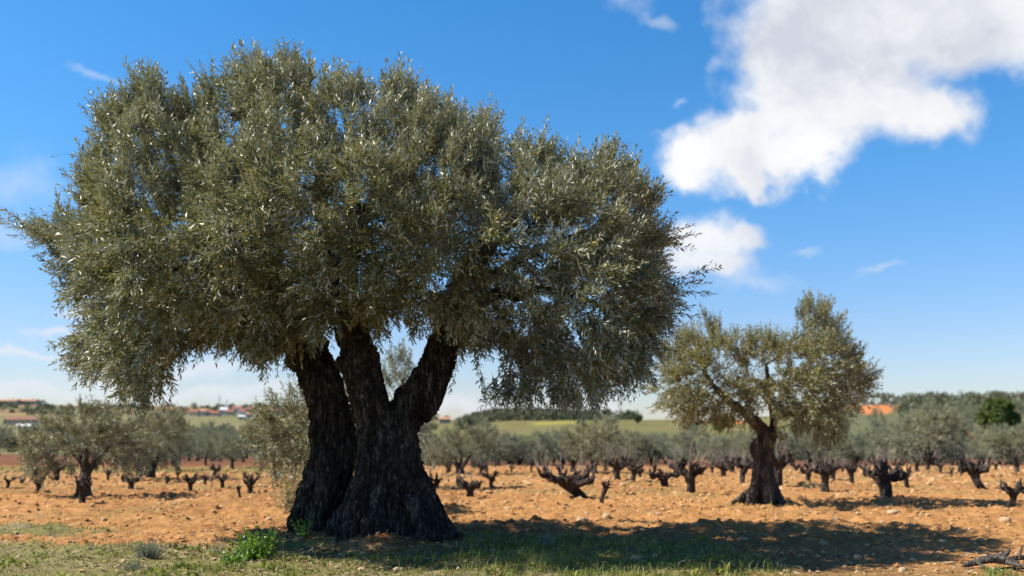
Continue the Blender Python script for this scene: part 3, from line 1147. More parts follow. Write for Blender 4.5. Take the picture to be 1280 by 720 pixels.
# each kind is grown about 2.4 m tall
KINDS = {}
KINDS['broad'] = olive_kind('broad_olive', M['leaf_silver'],
    [(-.55, 0, 1.35, .75, .8, .62), (.5, .2, 1.45, .8, .75, .65), (0, -.3, 1.75, .7, .7, .6), (-.9, .1, .95, .4, .5, .45), (.95, -.1, 1.0, .45, .5, .5)],
    [[(0, 0, -.08, .2), (0, 0, .15, .13), (.03, 0, .5, .10), (-.05, 0, .85, .08), (-.3, .05, 1.15, .05)],
     [(.1, .05, -.06, .1), (.05, .03, .25, .09), (.05, 0, .6, .08), (.25, .05, .95, .055), (.45, .1, 1.25, .04)],
     [(-.14, -.05, -.06, .08), (-.06, -.02, .2, .08), (.0, -.02, .7, .07), (.02, -.15, 1.2, .04)]],
    640, 3.6, .33, .10, .030, .036)
KINDS['round'] = olive_kind('round_olive', M['leaf_grove'],
    [(0, 0, 1.45, .9, .9, .8), (-.4, .2, 1.2, .7, .7, .65), (.45, -.1, 1.25, .65, .7, .6)],
    [[(0, 0, -.08, .16), (.02, 0, .3, .09), (-.05, 0, .7, .07), (-.2, 0, 1.05, .05)],
     [(.05, .03, -.06, .1), (.05, .02, .35, .08), (.15, 0, .75, .06), (.3, .05, 1.05, .04)]],
    480, 3.2, .32, .115, .036, .044)
KINDS['upright'] = olive_kind('upright_olive', M['leaf_grove'],
    [(0, 0, 1.6, .7, .7, .85), (.3, .1, 1.2, .6, .6, .55), (-.4, 0, 1.15, .55, .6, .6), (.1, 0, 2.05, .4, .4, .4)],
    [[(0, 0, -.08, .14), (-.03, 0, .3, .09), (.03, 0, .8, .06), (.05, 0, 1.2, .05)],
     [(-.1, .03, -.06, .09), (-.12, .02, .4, .06), (-.25, 0, .85, .045), (-.35, .05, 1.05, .03)]],
    480, 3.2, .32, .115, .036, .044)
KINDS['low'] = olive_kind('low_olive', M['leaf_silver'],
    [(-.7, 0, 1.1, .8, .8, .7), (.6, .1, 1.2, .9, .8, .75), (0, -.2, 1.5, .8, .8, .65), (1.1, 0, .8, .5, .5, .5), (-1.15, 0, .75, .45, .5, .45)],
    [[(0, 0, -.08, .2), (-.05, 0, .2, .12), (-.2, 0, .5, .09), (-.45, 0, .85, .06)],
     [(.1, 0, -.06, .12), (.1, 0, .25, .10), (.3, 0, .55, .08), (.5, 0, .9, .05)],
     [(0, .05, -.06, .1), (.03, .05, .4, .08), (.03, 0, 1.0, .05)]],
    700, 3.2, .33, .105, .032, .04, droop=-.8)
PROTO = {}


def olive(kind, x, y, h, label, rz, group, wide=1.0, z=None):
    z = gz1(x, y) if z is None else z
    s = h / 2.4
    if kind not in PROTO:
        t = thing('olive_tree', label, 'tree', (x, y, z), rz, group)
        t.scale = (s * wide, s * wide, s)
        tme, cme = KINDS[kind]
        link('trunk', tme, t)
        link('crown', cme, t)
        PROTO[kind] = t
        return t
    return dup(PROTO[kind], (x, y, z), rz, (s * wide, s * wide, s), label, group)


def olive_px(kind, px, D, top, label, group, wide=1.0, rz=None):
    x = at(px, 560, D)[0]
    z = gz1(x, D)
    h = at(px, top, D)[2] - z
    return olive(kind, x, D, h, label, rng.uniform(0, 6.28) if rz is None else rz, group, wide, z)


NEARG = 'olive trees standing at the vineyard edge'
olive_px('broad', 108, foot(622), 500, 'silvery olive rising out of a dark knotted stump, low in the vine rows', NEARG, 1.15, .3)
olive_px('low', 190, 29.0, 499, 'wide olive overlapping the silvery one on the knotted stump', NEARG, 1.0, 1.4)
olive_px('upright', 224, 37.0, 536, 'slim small olive just past the wide overlapping pair', NEARG, 1.05)
olive_px('round', 291, 39.0, 540, 'round olive on a black trunk facing the village houses', NEARG, 1.1)
olive_px('round', 258, 43.0, 545, 'little round olive between the slim one and the black trunked one', NEARG, 1.1)
olive_px('low', 575, 32.5, 523, 'olive with pale straight twin trunks framed by the old boles and the hill', NEARG, 1.0, .0)
olive_px('upright', 608, 35.0, 530, 'olive crowding the twin trunked one, trunk black', NEARG, 1.0)
olive_px('broad', 742, 33.5, 519, 'many stemmed olive under the hanging tips of the great crown', NEARG, 1.1, 2.0)
olive_px('low', 1160, 46.0, 500, 'broad bushy olive below the ridge, branches down to the soil', NEARG, 1.12, .5)
olive_px('broad', 1262, 50.0, 530, 'pale bushy olive under the bright green pine', NEARG, 1.6, 1.0)
olive_px('upright', 1098, 150.0, 512, 'lone olive on the bare orange slope', NEARG, 1.0)
# the olive whose crown peeps out behind the old boles
olive_px('broad', 398, 17.0, 468, 'sunlit olive half hidden behind the ancient boles', NEARG, 1.0, 2.6)
olive_px('upright', 492, 24.0, 446, 'olive seen through the fork of the ancient trunk', NEARG, .8)
# the far rows
GR = 'small silvery olives in the far rows past the vines'
GL = 'one of the many small silver green olives in the far rows past the vines'
row_px = []
for D, y0, step_, jit in ((58, 549, 29, 6), (72, 547, 28, 7), (88, 544, 34, 9)):
    px = -20.0 + (D % 7) * 3
    while px < 1300:
        row_px.append((px + rng.uniform(-jit, jit), D + rng.uniform(-3, 3)))
        px += step_ * rng.uniform(.8, 1.4) * (1.4 if px < 200 else 1)
kk = ['round', 'upright', 'round', 'low']
for i, (px, D) in enumerate(row_px):
    if px < 60 and D < 80:
        continue
    x = at(px, 560, D)[0]
    olive(kk[i % 4], x, D, rng.uniform(1.5, 2.25) * (1 + (D - 58) / 65), GL, rng.uniform(0, 6.28), GR, rng.uniform(1.0, 1.35))
# slope above the vines
SR = 'grey olives on the slope under the ridge'
SL = 'one of the grey round olives scattered over the slope under the ridge'
for i in range(26):
    px = rng.uniform(1000, 1300)
    D = rng.uniform(105, 190)
    if abs(px - 1092) < 44:
        continue
    olive(kk[i % 3], at(px, 560, D)[0], D, rng.uniform(2.6, 4.2), SL, rng.uniform(0, 6.28), SR, 1.25)


TICK('masses')
# ------------------------------------------------------------------ leafy masses: pine, shrubs, far woods
def blob_leaves(cent, rad, n, size, flat=.8):
    """leaf sprays in the outer part of each lobe"""
    cent = np.asarray(cent, float)
    rad = np.asarray(rad, float)
    if rad.ndim == 1:
        rad = np.repeat(rad[:, None], 3, 1)
    w = rad.prod(1) ** (2 / 3)
    k = rng.choice(len(cent), n, p=w / w.sum())
    v = nrm(rng.normal(0, 1, (n, 3)))
    rr = rng.uniform(.35, 1.08, (n, 1)) ** .5
    p_ = cent[k] + v * rad[k] * rr
    keep = fbm(p_ / (rad[k].mean(1, keepdims=True)) * 2.2 + 5, 2) > .38
    p_, v = p_[keep], v[keep]
    m = len(p_)
    d = nrm(v * .6 + rng.normal(0, .6, (m, 3)) + [0, 0, .25])
    s = nrm(np.cross(d, rng.normal(0, 1, (m, 3))))
    l = size * rng.uniform(.6, 1.3, (m, 1))
    q = np.stack([p_ - d * l * .5, p_ - s * l * .28, p_ + d * l * .5, p_ + s * l * .28], 1).reshape(-1, 3)
    f = np.arange(m * 4).reshape(-1, 4)
    return q, f


def leafy(name, cent, rad, n, size, mat):
    q, f = blob_leaves(cent, rad, n, size)
    return mesh_np(name, q, [f], mat)


def lobes(n, rx, ry, rz, z0, rl):
    c_ = rng.uniform(-1, 1, (n, 3))
    c_ = c_ / np.maximum(1, np.linalg.norm(c_, axis=1, keepdims=True))
    return c_ * [rx, ry, rz] + [0, 0, z0], rng.uniform(rl * .7, rl * 1.3, n)


def small_tree(name, px, D, top, wpx, mat, label, cat, n, size, trunk_h=.25, nl=16, group=None, flat=1.0):
    x = at(px, 540, D)[0]
    z = gz1(x, D)
    h = at(px, top, D)[2] - z
    w = wpx * D / FPX / 2
    t = thing(name, label, cat, (x, D, z), 0, group)
    zc = h * (1 + trunk_h) / 2
    rz_ = h * (1 - trunk_h) / 2
    c_, r_ = lobes(nl, w * .72, w * .6, rz_ * .7, zc, min(w, rz_) * .48)
    link('crown', leafy(name + '_crown', c_, r_, n, size, mat), t)
    a = Acc()
    a.tube(np.array([[0, 0, -.3], [.02 * w, 0, h * trunk_h * .6], [-.05 * w, 0, zc]]), np.array([w * .12, w * .08, w * .04]), 8, 4, wob=.08)
    for s_ in (-1, 1):
        a.tube(np.array([[0, 0, h * trunk_h * .7], [s_ * w * .25, .05 * w, zc * .8], [s_ * w * .5, .1 * w, zc * 1.05]]), np.array([w * .05, w * .035, w * .02]), 6, 3)
    link('trunk', a.mesh(name + '_trunk', M['bark'], True), t)
    return t


small_tree('pine_tree', 1249, 125, 496, 52, M['leaf_pine'], 'bright green rounded pine standing out on the ridge', 'tree', 9000, .42, .18, 22)
small_tree('bush', 900, 205, 516, 34, M['leaf_pine'], 'vivid green bush below the bare orange bank', 'bush', 4000, .42, .05)
small_tree('bush', 866, 215, 521, 34, M['leaf_dark'], 'dark green bush beside the vivid green one', 'bush', 3000, .45, .05)
small_tree('bush', 797, 260, 518, 11, M['leaf_dark'], 'dark upright bush alone on the pale field', 'bush', 1500, .4, .05, 8)
small_tree('tree', 760, 300, 509, 13, M['leaf_dark'], 'small dark tree on the crest beside the yellow strip', 'tree', 1200, .4, .3, 8)
small_tree('tree', 785, 310, 512, 8, M['leaf_dark'], 'thin wind blown tree on the field crest', 'tree', 700, .4, .35, 6)
small_tree('bush', 38, 130, 534, 22, M['leaf_pine'], 'round green bush in front of the long red roof', 'bush', 2500, .3, .05)
small_tree('bush', 66, 140, 541, 26, M['leaf_dark'], 'dark bush beside the round green one below the red roof', 'bush', 2500, .3, .05)
small_tree('bush', 12, 120, 545, 34, M['leaf_scrub'], 'grey bush at the edge of the green meadow', 'bush', 2500, .3, .05)
small_tree('bush', 520, 300, 520, 14, M['leaf_dark'], 'dark bush below the tiled farmhouse', 'bush', 1500, .5, .05, 8)
small_tree('tree', 583, 280, 521, 16, M['leaf_dark'], 'dark round tree at the foot of the wooded hill', 'tree', 2200, .5, .15, 10)


def wood(name, n, ufun, dfun, rl, per, size, mat):
    C_, R_ = [], []
    for i in range(n):
        u, D = ufun(), dfun()
        if abs(u - 1092) < 30 and 200 < D < 300:
            continue
        x = (u - 640) / FPX * D
        z = float(terrain(np.array([x]), np.array([D]))[0])
        r_ = rl * rng.uniform(.6, 1.4) * D / 300
        C_.append((x, D, z + r_ * .55))
        R_.append((r_ * 1.15, r_ * 1.15, r_))
    o = link(name, leafy(name, np.array(C_), np.array(R_), len(C_) * per, size, mat))
    o['kind'] = 'stuff'
    return o


U = rng.uniform
wood('far_wood', 420, lambda: 575 + 135 * U() ** 1.1, lambda: U(330, 470), 1.25, 150, .9, M['leaf_knoll'])
wood('ridge_scrub', 260, lambda: U(980, 1420), lambda: U(215, 330), 2.1, 170, .75, M['leaf_scrub'])
wood('meadow_hedge', 60, lambda: U(690, 800), lambda: U(305, 340), 1.5, 150, .7, M['leaf_dark'])
wood('valley_scrub', 200, lambda: U(-60, 560), lambda: U(230, 460), 1.5, 130, 1.0, M['leaf_scrub'])
wood('horizon_wood', 420, lambda: U(-150, 560), lambda: U(850, 1200), .62, 90, 1.9, M['leaf_scrub'])

# the wooded knoll in the middle distance is a rise of its own
kx, ky = (640 - 640) / FPX * 440, 440.0


# ------------------------------------------------------------------ village
def box(a, x0, x1, y0, y1, z0, z1):
    V = np.array([(x, y, z) for z in (z0, z1) for y in (y0, y1) for x in (x0, x1)], float)
    Q = [(0, 2, 3, 1), (4, 5, 7, 6), (0, 1, 5, 4), (2, 6, 7, 3), (0, 4, 6, 2), (1, 3, 7, 5)]
    a.add(V, Q)


def house(px, py, wpx, hpx, D, wallm, roofm, label, group=None, rz=0.0, nwin=3, name='house'):
    best = min(np.linspace(D * .75, D * 1.3, 60), key=lambda q: abs(gz1(at(px, py, q)[0], q) - at(px, py, q)[2]) + abs(q - D) * .002)
    D = float(best)
    x = at(px, py, D)[0]
    z = gz1(x, D)
    sc = D / FPX
    w, h = wpx * sc, (hpx + 2) * sc
    d = max(w * .6, 5)
    t = thing(name, label, 'house' if name == 'house' else 'building', (x, D, z), rz, group)
    a = Acc()
    base = 0.0
    box(a, -w / 2, w / 2, -d / 2, d / 2, -6, base + h * .68)
    link('wall', a.mesh('wall', wallm), t)
    a = Acc()
    e = .35
    ze, zr = base + h * .68 + .01, base + h
    V = np.array([(-w / 2 - e, -d / 2 - e, ze), (w / 2 + e, -d / 2 - e, ze), (w / 2 + e, d / 2 + e, ze), (-w / 2 - e, d / 2 + e, ze), (-w / 2 - e, 0, zr), (w / 2 + e, 0, zr)], float)
    a.add(V, [(0, 1, 5, 4), (2, 3, 4, 5), (0, 3, 2, 1)], [(1, 2, 5), (3, 0, 4)])
    rf = link('roof', a.mesh('roof', roofm), t)
    a = Acc()
    box(a, w * .2, w * .2 + .9, -.5, .5, zr - 1.0, zr + 1.1)
    link('chimney', a.mesh('chimney', wallm), rf)
    for k in range(nwin):
        xx = -w / 2 + w * (k + .5) / nwin
        a = Acc()
        box(a, xx - .5, xx + .5, -d / 2 - .03, -d / 2 + .02, base + h * .2, base + h * .2 + 1.5)
        link('window', a.mesh('window', M['pane']), t)
    return t


VG = 'houses of the distant village'
VL = [
    (243, 521, 12, 7, 'wall_cream', 'roof_red'), (254, 520, 10, 7, 'wall_white', 'roof_tan'), (262, 520, 9, 6, 'wall_cream', 'roof_red'),
    (270, 521, 10, 5, 'wall_cream', 'roof_red'), (280, 519, 9, 8, 'wall_white', 'roof_pale'), (288, 520, 10, 6, 'wall_cream', 'roof_red'),
    (297, 516, 12, 7, 'wall_white', 'roof_red'), (305, 521, 9, 8, 'wall_white', 'roof_red'), (312, 523, 8, 6, 'wall_white', 'roof_tan'),
    (316, 516, 11, 7, 'wall_cream', 'roof_red'), (324, 518, 10, 6, 'wall_white', 'roof_red'), (334, 517, 10, 6, 'wall_cream', 'roof_tan'),
    (302, 525, 8, 4, 'wall_white', 'roof_pale'), (346, 519, 12, 6, 'wall_white', 'roof_red'), (358, 520, 10, 6, 'wall_cream', 'roof_red'),
]
nm = {'wall_cream': 'cream', 'wall_white': 'white', 'roof_red': 'red tiled', 'roof_tan': 'tan tiled', 'roof_pale': 'pale sheet'}
for i, (a_, b_, w_, h_, wm, rm) in enumerate(VL):
    house(a_, b_, w_, h_, 690 + rng.uniform(-35, 35), M[wm], M[rm],
          f'tiny {nm[wm]} walled house with {nm[rm]} roof in the hillside village', VG, rng.uniform(-.25, .25))
house(33, 520, 44, 7, 520, M['wall_cream'], M['roof_red'], 'long low farm shed under a bright red roof', None, .05, 8, 'shed')
house(34, 526, 22, 5, 430, M['wall_white'], M['roof_pale'], 'pale round shouldered shed in front of the long red roof', None, .05, 4, 'shed')
house(10, 506, 26, 5, 1000, M['wall_cream'], M['roof_tan'], 'wide tan block on the skyline above the red shed', None, 0, 6, 'shed')
house(36, 506, 22, 5, 1010, M['wall_cream'], M['roof_tan'], 'shorter tan block on the skyline, next to the wide one', None, 0, 5, 'shed')
house(556, 527, 14, 6, 480, M['wall_cream'], M['roof_tan'], 'tiled farmhouse on the plain seen past the ancient trunk', None, .1, 4)
for px, tp, lb in ((274, 494, 'taller of two thin radio masts above the village'), (283, 499, 'shorter of two thin radio masts above the village')):
    D = 950
    x = at(px, 510, D)[0]
    z = gz1(x, D)
    h = at(px, tp, D)[2] - z
    t = thing('radio_mast', lb, 'mast', (x, D, z))
    a = Acc()
    for k in range(3):
        an = k * 2.094
        a.tube(np.array([[math.cos(an) * 1.0, math.sin(an) * 1.0, -1], [math.cos(an) * .25, math.sin(an) * .25, h]]), np.array([.14, .1]), 6, 2)
    link('lattice', a.mesh('lattice', M['steel']), t)
    a = Acc()
    box(a, -.6, .6, -.6, .6, h * .86, h * .89)
    link('antenna', a.mesh('antenna', M['steel']), t)


TICK('vines')
# ------------------------------------------------------------------ vines
def vine_kind(seed, arms, lean=(0, 0), h=.42, spread=.35, thick=1.0, canes=5, cane_len=.3, low=False):
    rs = np.random.default_rng(seed)
    acc = Acc()
    top = np.array([lean[0], lean[1], h])
    k1 = top * .5 + rs.normal(0, .03, 3) * [1, 1, 0]
    acc.tube(np.array([[0, 0, -.12], [0, 0, .0], k1, top * .85, top + [0, 0, .02]]), np.array([.12, .105, .09, .115, .10]) * thick, 12, 5, wob=.14)
    tips = []
    a0 = rs.uniform(0, 6.28)
    arms = arms + 3
    for i in range(arms):
        an = a0 + i * 6.283 / arms + rs.normal(0, .35)
        ln = spread * rs.uniform(.45, 1.1)
        dx, dy = math.cos(an), math.sin(an) * .8
        rise = rs.uniform(.0, .16) if low else rs.uniform(.03, .24)
        p0 = top + np.array([dx, dy, 0]) * .03 - [0, 0, .05]
        p1 = top + np.array([dx * ln * .45, dy * ln * .45, rise * .25 + rs.normal(0, .03)])
        p2 = top + np.array([dx * ln * .8, dy * ln * .8, rise * .55 + rs.normal(0, .04)])
        p3 = top + np.array([dx * ln, dy * ln, rise])
        acc.tube(np.array([p0, p1, p2, p3]), np.array([.075, .054, .048, .05]) * thick * rs.uniform(.8, 1.15), 10, 4, wob=.16)
        for s_ in range(rs.integers(3, 6)):
            q = p3 if s_ % 2 else p2
            e = q + rs.normal(0, .055, 3) + [dx * .03, dy * .03, .07]
            acc.tube(np.array([q, (q + e) / 2 + rs.normal(0, .01, 3), e]), np.array([.036, .027, .019]) * thick, 8, 3)
            tips.append((e, np.array([dx, dy, 1.0])))
    me = remesh(acc, 'vine_stump', M['bark_vine'], .0115, bark_disp(26, 7, .02, .03), 1)
    cs = []
    for i in range(canes + 6):
        e, d = tips[i % len(tips)]
        d = nrm(d * [.5, .5, 1] + rs.normal(0, .3, 3))
        ln = max(cane_len, .2) * rs.uniform(.4, 1.3)
        a = Acc()
        a.tube(np.array([e - d * .03, e + d * ln * .5 + rs.normal(0, .02, 3), e + d * ln + rs.normal(0, .04, 3)]), np.array([.009, .007, .0045]), 6, 3)
        cs.append(a.mesh('vine_cane', M['cane'], True))
    return me, cs, max(e[0][2] for e in tips) + .03


VK = [
    vine_kind(1, 5, (.05, 0), .40, .36, 1.0, 8, .16),          # 0 goblet
    vine_kind(2, 6, (-.03, .02), .36, .42, 1.1, 9, .16),       # 1 wide goblet
    vine_kind(3, 4, (.12, 0), .46, .30, .95, 7, .18),          # 2 leaning
    vine_kind(4, 5, (0, 0), .34, .34, 1.0, 16, .42),           # 3 with canes
    vine_kind(5, 5, (-.08, .04), .38, .38, .9, 12, .36),       # 4 with canes
    vine_kind(6, 3, (.02, 0), .40, .22, .85, 4, .16),          # 5 narrow
    vine_kind(7, 4, (0, .03), .25, .45, 1.0, 8, .17, True),    # 6 low spreading
    vine_kind(8, 7, (-.22, 0), .42, .46, 1.15, 11, .17),        # 7 heavy crown, leaning
    vine_kind(9, 2, (.16, 0), .52, .14, .8, 1, .1),            # 8 slanting stump
    vine_kind(23, 6, (-.32, 0), .30, .55, 1.05, 14, .34, True),# 9 sprawling to one side
]
VPROTO = {}
VGRP = 'old bush vines in the vineyard rows'


def vine(k, px, py, hpx, label, rz=0.0, wide=1.0, group=VGRP):
    D = foot(py, px)
    x = at(px, py, D)[0]
    z = gz1(x, D)
    me, cs, h0 = VK[k]
    s = hpx * D / FPX / h0
    if k not in VPROTO:
        t = thing('grapevine', label, 'vine', (x, D, z), rz, group)
        t.scale = (s * wide, s * wide, s)
        link('stump', me, t)
        for c_ in cs:
            link('cane', c_, t)
        VPROTO[k] = t
        return t
    return dup(VPROTO[k], (x, D, z), rz, (s * wide, s * wide, s), label, group)


vine(0, 9, 611, 16, 'small vine stump cut by the edge of the view, closest to the meadow', 0)
vine(5, 27, 607, 13, 'tiny two armed vine between the edge stump and the taller dark one', 1)
vine(2, 44, 618, 23, 'dark leaning vine standing clear of its row before the silvery olive', .4)
vine(0, 103, 630, 38, 'blackish burly vine right in front of the silvery olive trunk', 2.0, .8)
vine(6, 164, 613, 18, 'low two headed vine beneath the overlapping olives', .5, .9)
vine(5, 209, 607, 13, 'stubby vine beside the slim olive', 2)
vine(1, 238, 615, 24, 'cup shaped vine in the open, branches raised like a bowl', .3, .8)
vine(5, 257, 608, 14, 'stubby vine next to the cup shaped one', 3)
vine(0, 278, 611, 20, 'vine with upturned arms below the black trunked olive', 4)
vine(8, 300, 625, 18, 'thin bare vine with a forked head, nearer than its row', 2.6)
vine(0, 312, 617, 27, 'full headed vine behind the thin forked one', 5)
vine(5, 305, 598, 11, 'small far vine behind the full headed one', 1)
vine(5, 323, 600, 12, 'small far vine closest to the sunlit half hidden olive', 4)
vine(1, 345, 604, 18, 'rounded vine tucked beside the far bole', 1, .8)
vine(5, 525, 599, 12, 'small vine peeking past the flank of the ancient trunk', 2)
vine(2, 545, 634, 44, 'tall crooked vine rising beside the flared foot of the ancient trunk', 3.3, .75)
vine(6, 588, 622, 27, 'spreading vine with a thick pale head beyond the ancient trunk', .2, .85)
vine(0, 615, 612, 25, 'leaning vine just behind the spreading pale headed one', 2.5, .85)
vine(9, 728, 624, 42, 'sprawling vine with a long row of stubby arms on one side', 0, .95)
vine(8, 752, 631, 33, 'single slanting stump, nearly armless, next to the sprawling vine', .3, .9)
vine(3, 772, 602, 32, 'caned vine below the many stemmed olive', .6, .8)
vine(4, 791, 604, 32, 'second caned vine below the many stemmed olive', 2.2, .8)
vine(6, 831, 610, 24, 'low vine with flat outstretched arms', 1.2, 1.0)
vine(3, 863, 617, 44, 'upright vine with a fan of grey canes', 3, .8)
vine(5, 818, 592, 14, 'small vine at the back of the row past the flat armed one', 5)
vine(5, 890, 592, 14, 'lone small vine between two caned ones', 0)
vine(4, 928, 605, 36, 'caned vine just before the forked olive trunk', 4, .8)
vine(3, 973, 609, 52, 'tall bundle of canes behind the forked olive trunk', 1, .65)
vine(1, 1010, 602, 26, 'squat vine with a weed at its foot', 3.5, .8)
vine(1, 1032, 616, 40, 'stout vine with a dense knobbed head', 2, .75)
vine(0, 1065, 605, 30, 'bent vine between the stout one and the large open goblet', 3.6, .8)
vine(5, 1082, 596, 22, 'half hidden vine behind the large open goblet', 2.8)
vine(1, 1107, 624, 50, 'large open goblet vine with a thick lit trunk', .9, 1.0)
vine(0, 1134, 610, 29, 'vine leaning behind the arm of the large goblet', 3.1, .8)
vine(5, 1147, 592, 22, 'slender far vine below the bushy olive', 1)
vine(4, 1159, 587, 24, 'pale caned vine farthest back below the bushy olive', 3, .9)
vine(7, 1228, 613, 46, 'heavy headed vine leaning hard on a curved trunk', 0, .72)
vine(2, 1272, 592, 26, 'dark vine under the pale bushy olive', 1.7)
vine(7, 1261, 636, 38, 'grey stooped vine with one arm reaching to the ground', 2.7, .7)
vine(0, 700, 596, 17, 'small vine behind the sprawling one', 1.5)
vine(3, 1041, 601, 26, 'short caned vine behind the stout knobbed one', 1.9, .8)
vine(3, 905, 597, 24, 'grey caned vine behind the lone small one', .4, .9)
vine(4, 845, 597, 24, 'grey caned vine in the back row behind the flat armed one', 5, .9)
vine(5, 640, 593, 11, 'small far vine in front of the grove rows', 3)
vine(5, 1203, 592, 18, 'small far vine behind the heavy headed one', 4)


TICK('plants')
FARV = 'small vines in the farthest rows'
for i, (px, py) in enumerate([(664, 590), (682, 594), (716, 591), (756, 590), (800, 596), (842, 590), (872, 594), (915, 591), (950, 594), (996, 592), (1022, 594), (1054, 590),
                              (1096, 592), (1122, 593), (1176, 592), (1190, 596), (1246, 590), (560, 592), (601, 596), (184, 600), (222, 601), (135, 601), (70, 602), (268, 597)]):
    vine((5, 0, 3, 4, 1)[i % 5], px, py, (13, 14, 22, 20, 13)[i % 5], 'one of the small dark vines standing in the farthest rows before the grove', i * 1.3, .95, FARV)

# ------------------------------------------------------------------ small plants
def bush_plant(name, px, py, hpx, wpx, mat, label, n, leaf, lw, gap, up=.9, r0=.003, skip=0):
    D = foot(py, px)
    x = at(px, py, D)[0]
    z = gz1(x, D)
    h, w = hpx * D / FPX, wpx * D / FPX
    p0 = np.column_stack([rng.normal(0, w * .13, n), rng.normal(0, w * .13, n), np.full(n, -.01)])
    d0 = np.column_stack([rng.normal(0, .5 * w / h, n), rng.normal(0, .5 * w / h, n), np.full(n, up)])
    tw = twigs_and_leaves(p0, d0, rng.uniform(.5, 1.05, n) * h, np.zeros((n, 3)) + [0, 0, .15], leaf, lw, gap, 4, r0, skip)
    TV, TQ, LV, LT = tw
    V = np.vstack([LV, TV])
    midx = np.concatenate([np.ones(len(TQ), int), np.zeros(len(LT), int)])
    o = link(name, mesh_np(name, V, [TQ + len(LV), LT], [mat, mat], midx), None, (x, D, z))
    return tag(o, label, 'plant')


bush_plant('weed', 318, 699, 46, 62, M['leaf_weed'], 'lush bright green broad leaved weed beside the ancient trunk', 46, .055, .04, .03)
bush_plant('weed', 292, 706, 22, 44, M['leaf_weed'], 'lower bright green weed at the skirt of the lush one', 26, .045, .034, .03)
bush_plant('weed', 378, 682, 26, 26, M['leaf_weed'], 'small green weed touching the foot of the far bole', 14, .05, .03, .035)
bush_plant('herb_tuft', 186, 698, 24, 32, M['leaf_grey'], 'rounded grey green herb tuft in the open grass', 90, .03, .006, .012)
bush_plant('herb_tuft', 164, 715, 16, 30, M['leaf_grey'], 'flatter grey herb tuft at the lower edge, nearer than the rounded one', 60, .03, .006, .012)
bush_plant('thistle', 682, 688, 24, 24, M['leaf_grey'], 'grey thistle standing in the shaded grass', 16, .09, .02, .04)
bush_plant('dry_weed', 272, 692, 28, 26, M['twig'], 'dry brown weed stalks near the lush green weed', 22, .02, .006, .03, r0=.002)
bush_plant('dry_weed', 128, 695, 34, 12, M['twig'], 'thin dead stalk standing alone in the open grass', 4, .02, .006, .05, r0=.002)
bush_plant('sapling', 357, 644, 92, 40, M['leaf_main'], 'spindly olive sucker with dark hanging leaves beside the far bole', 20, .08, .024, .035)
bush_plant('sapling', 566, 660, 62, 26, M['leaf_main'], 'sparse olive sucker beside the flared foot of the trunk', 6, .05, .012, .06)
bush_plant('weed', 1012, 612, 16, 30, M['leaf_scrub'], 'greyish weed at the foot of the squat vine', 30, .05, .02, .03)
bush_plant('weed', 1245, 722, 14, 40, M['leaf_weed'], 'grass green weed growing beside the dead branches', 26, .06, .012, .03)


# ------------------------------------------------------------------ grass
def grass(n, xr, yr, dens, lmin, lmax, wid):
    x = rng.uniform(*xr, n)
    y = rng.uniform(*yr, n)
    keep = rng.random(n) < dens(x, y)
    x, y = x[keep], y[keep]
    m = len(x)
    z = gz(x, y)
    an = rng.uniform(0, 6.28, m)
    d = np.column_stack([np.cos(an), np.sin(an), np.zeros(m)])
    s = np.column_stack([-np.sin(an), np.cos(an), np.zeros(m)])
    l = (rng.uniform(lmin, lmax, m) * (.55 + .9 * fbm(np.stack([x * 1.5, y * 1.5, 0 * x], -1), 2)))[:, None]
    w = (rng.uniform(.6, 1.3, m) * wid)[:, None]
    ln = rng.uniform(.25, .95, m)[:, None]
    b0 = np.column_stack([x, y, z - .005])
    mid = b0 + d * l * .3 * ln + np.array([0, 0, 1]) * l * .6
    tip = b0 + d * l * .95 * ln + np.array([0, 0, 1]) * l * (1.0 - .35 * ln)
    V = np.stack([b0 - s * w * .5, b0 + s * w * .5, mid + s * w * .4, mid - s * w * .4, tip], 1).reshape(-1, 3)
    i = np.arange(m) * 5
    return V, np.stack([i, i + 1, i + 2, i + 3], -1), np.stack([i + 3, i + 2, i + 4], -1)


def dens_verge(x, y):
    v, n, n2 = verge_mask(x, y)
    u = 640 + FPX * x / y
    c_ = sstep(.40, .60, n2 * .6 + n * .4)
    full = sstep(540, 620, u) * sstep(930, 800, u)
    bare = sstep(930, 1040, u) * sstep(1330, 1150, u) * .75
    trunkhole = np.exp(-(np.hypot((x + 1.45) / .6, (y - 11.3) / .42)) ** 2)
    return v * np.clip(.10 + .75 * c_ + .45 * full - bare - trunkhole, 0, 1)


GA = Acc()
GA.add(*grass(230000, (-9.5, 9.5), (7.5, 15), dens_verge, .02, .062, .007))
GA.add(*grass(60000, (-9.5, 9.5), (7.5, 15), lambda x, y: dens_verge(x, y) * sstep(.45, .65, fbm(np.stack([x * 2.2, y * 2.2, 0 * x + 4], -1), 3)), .025, .05, .022))
GA.add(*grass(9000, (-4, 4.5), (7.8, 11.8), lambda x, y: dens_verge(x, y) * sstep(-1.5, .5, x), .08, .16, .007))
GA.add(*grass(60000, (-28, 28), (13, 42), lambda x, y: sstep(.60, .72, fbm(np.stack([x * .7, y * .7, 0 * x + 9], -1), 3)) * .6 + .03, .03, .09, .012))
GA.add(*grass(30000, (-9.5, 9.5), (7.5, 14.5), lambda x, y: dens_verge(x, y) * sstep(.56, .66, fbm(np.stack([x * 3.1, y * 3.1, 0 * x + 14], -1), 3)), .05, .10, .034))
o = link('grass', GA.mesh('grass', M['grass']))
o['kind'] = 'stuff'


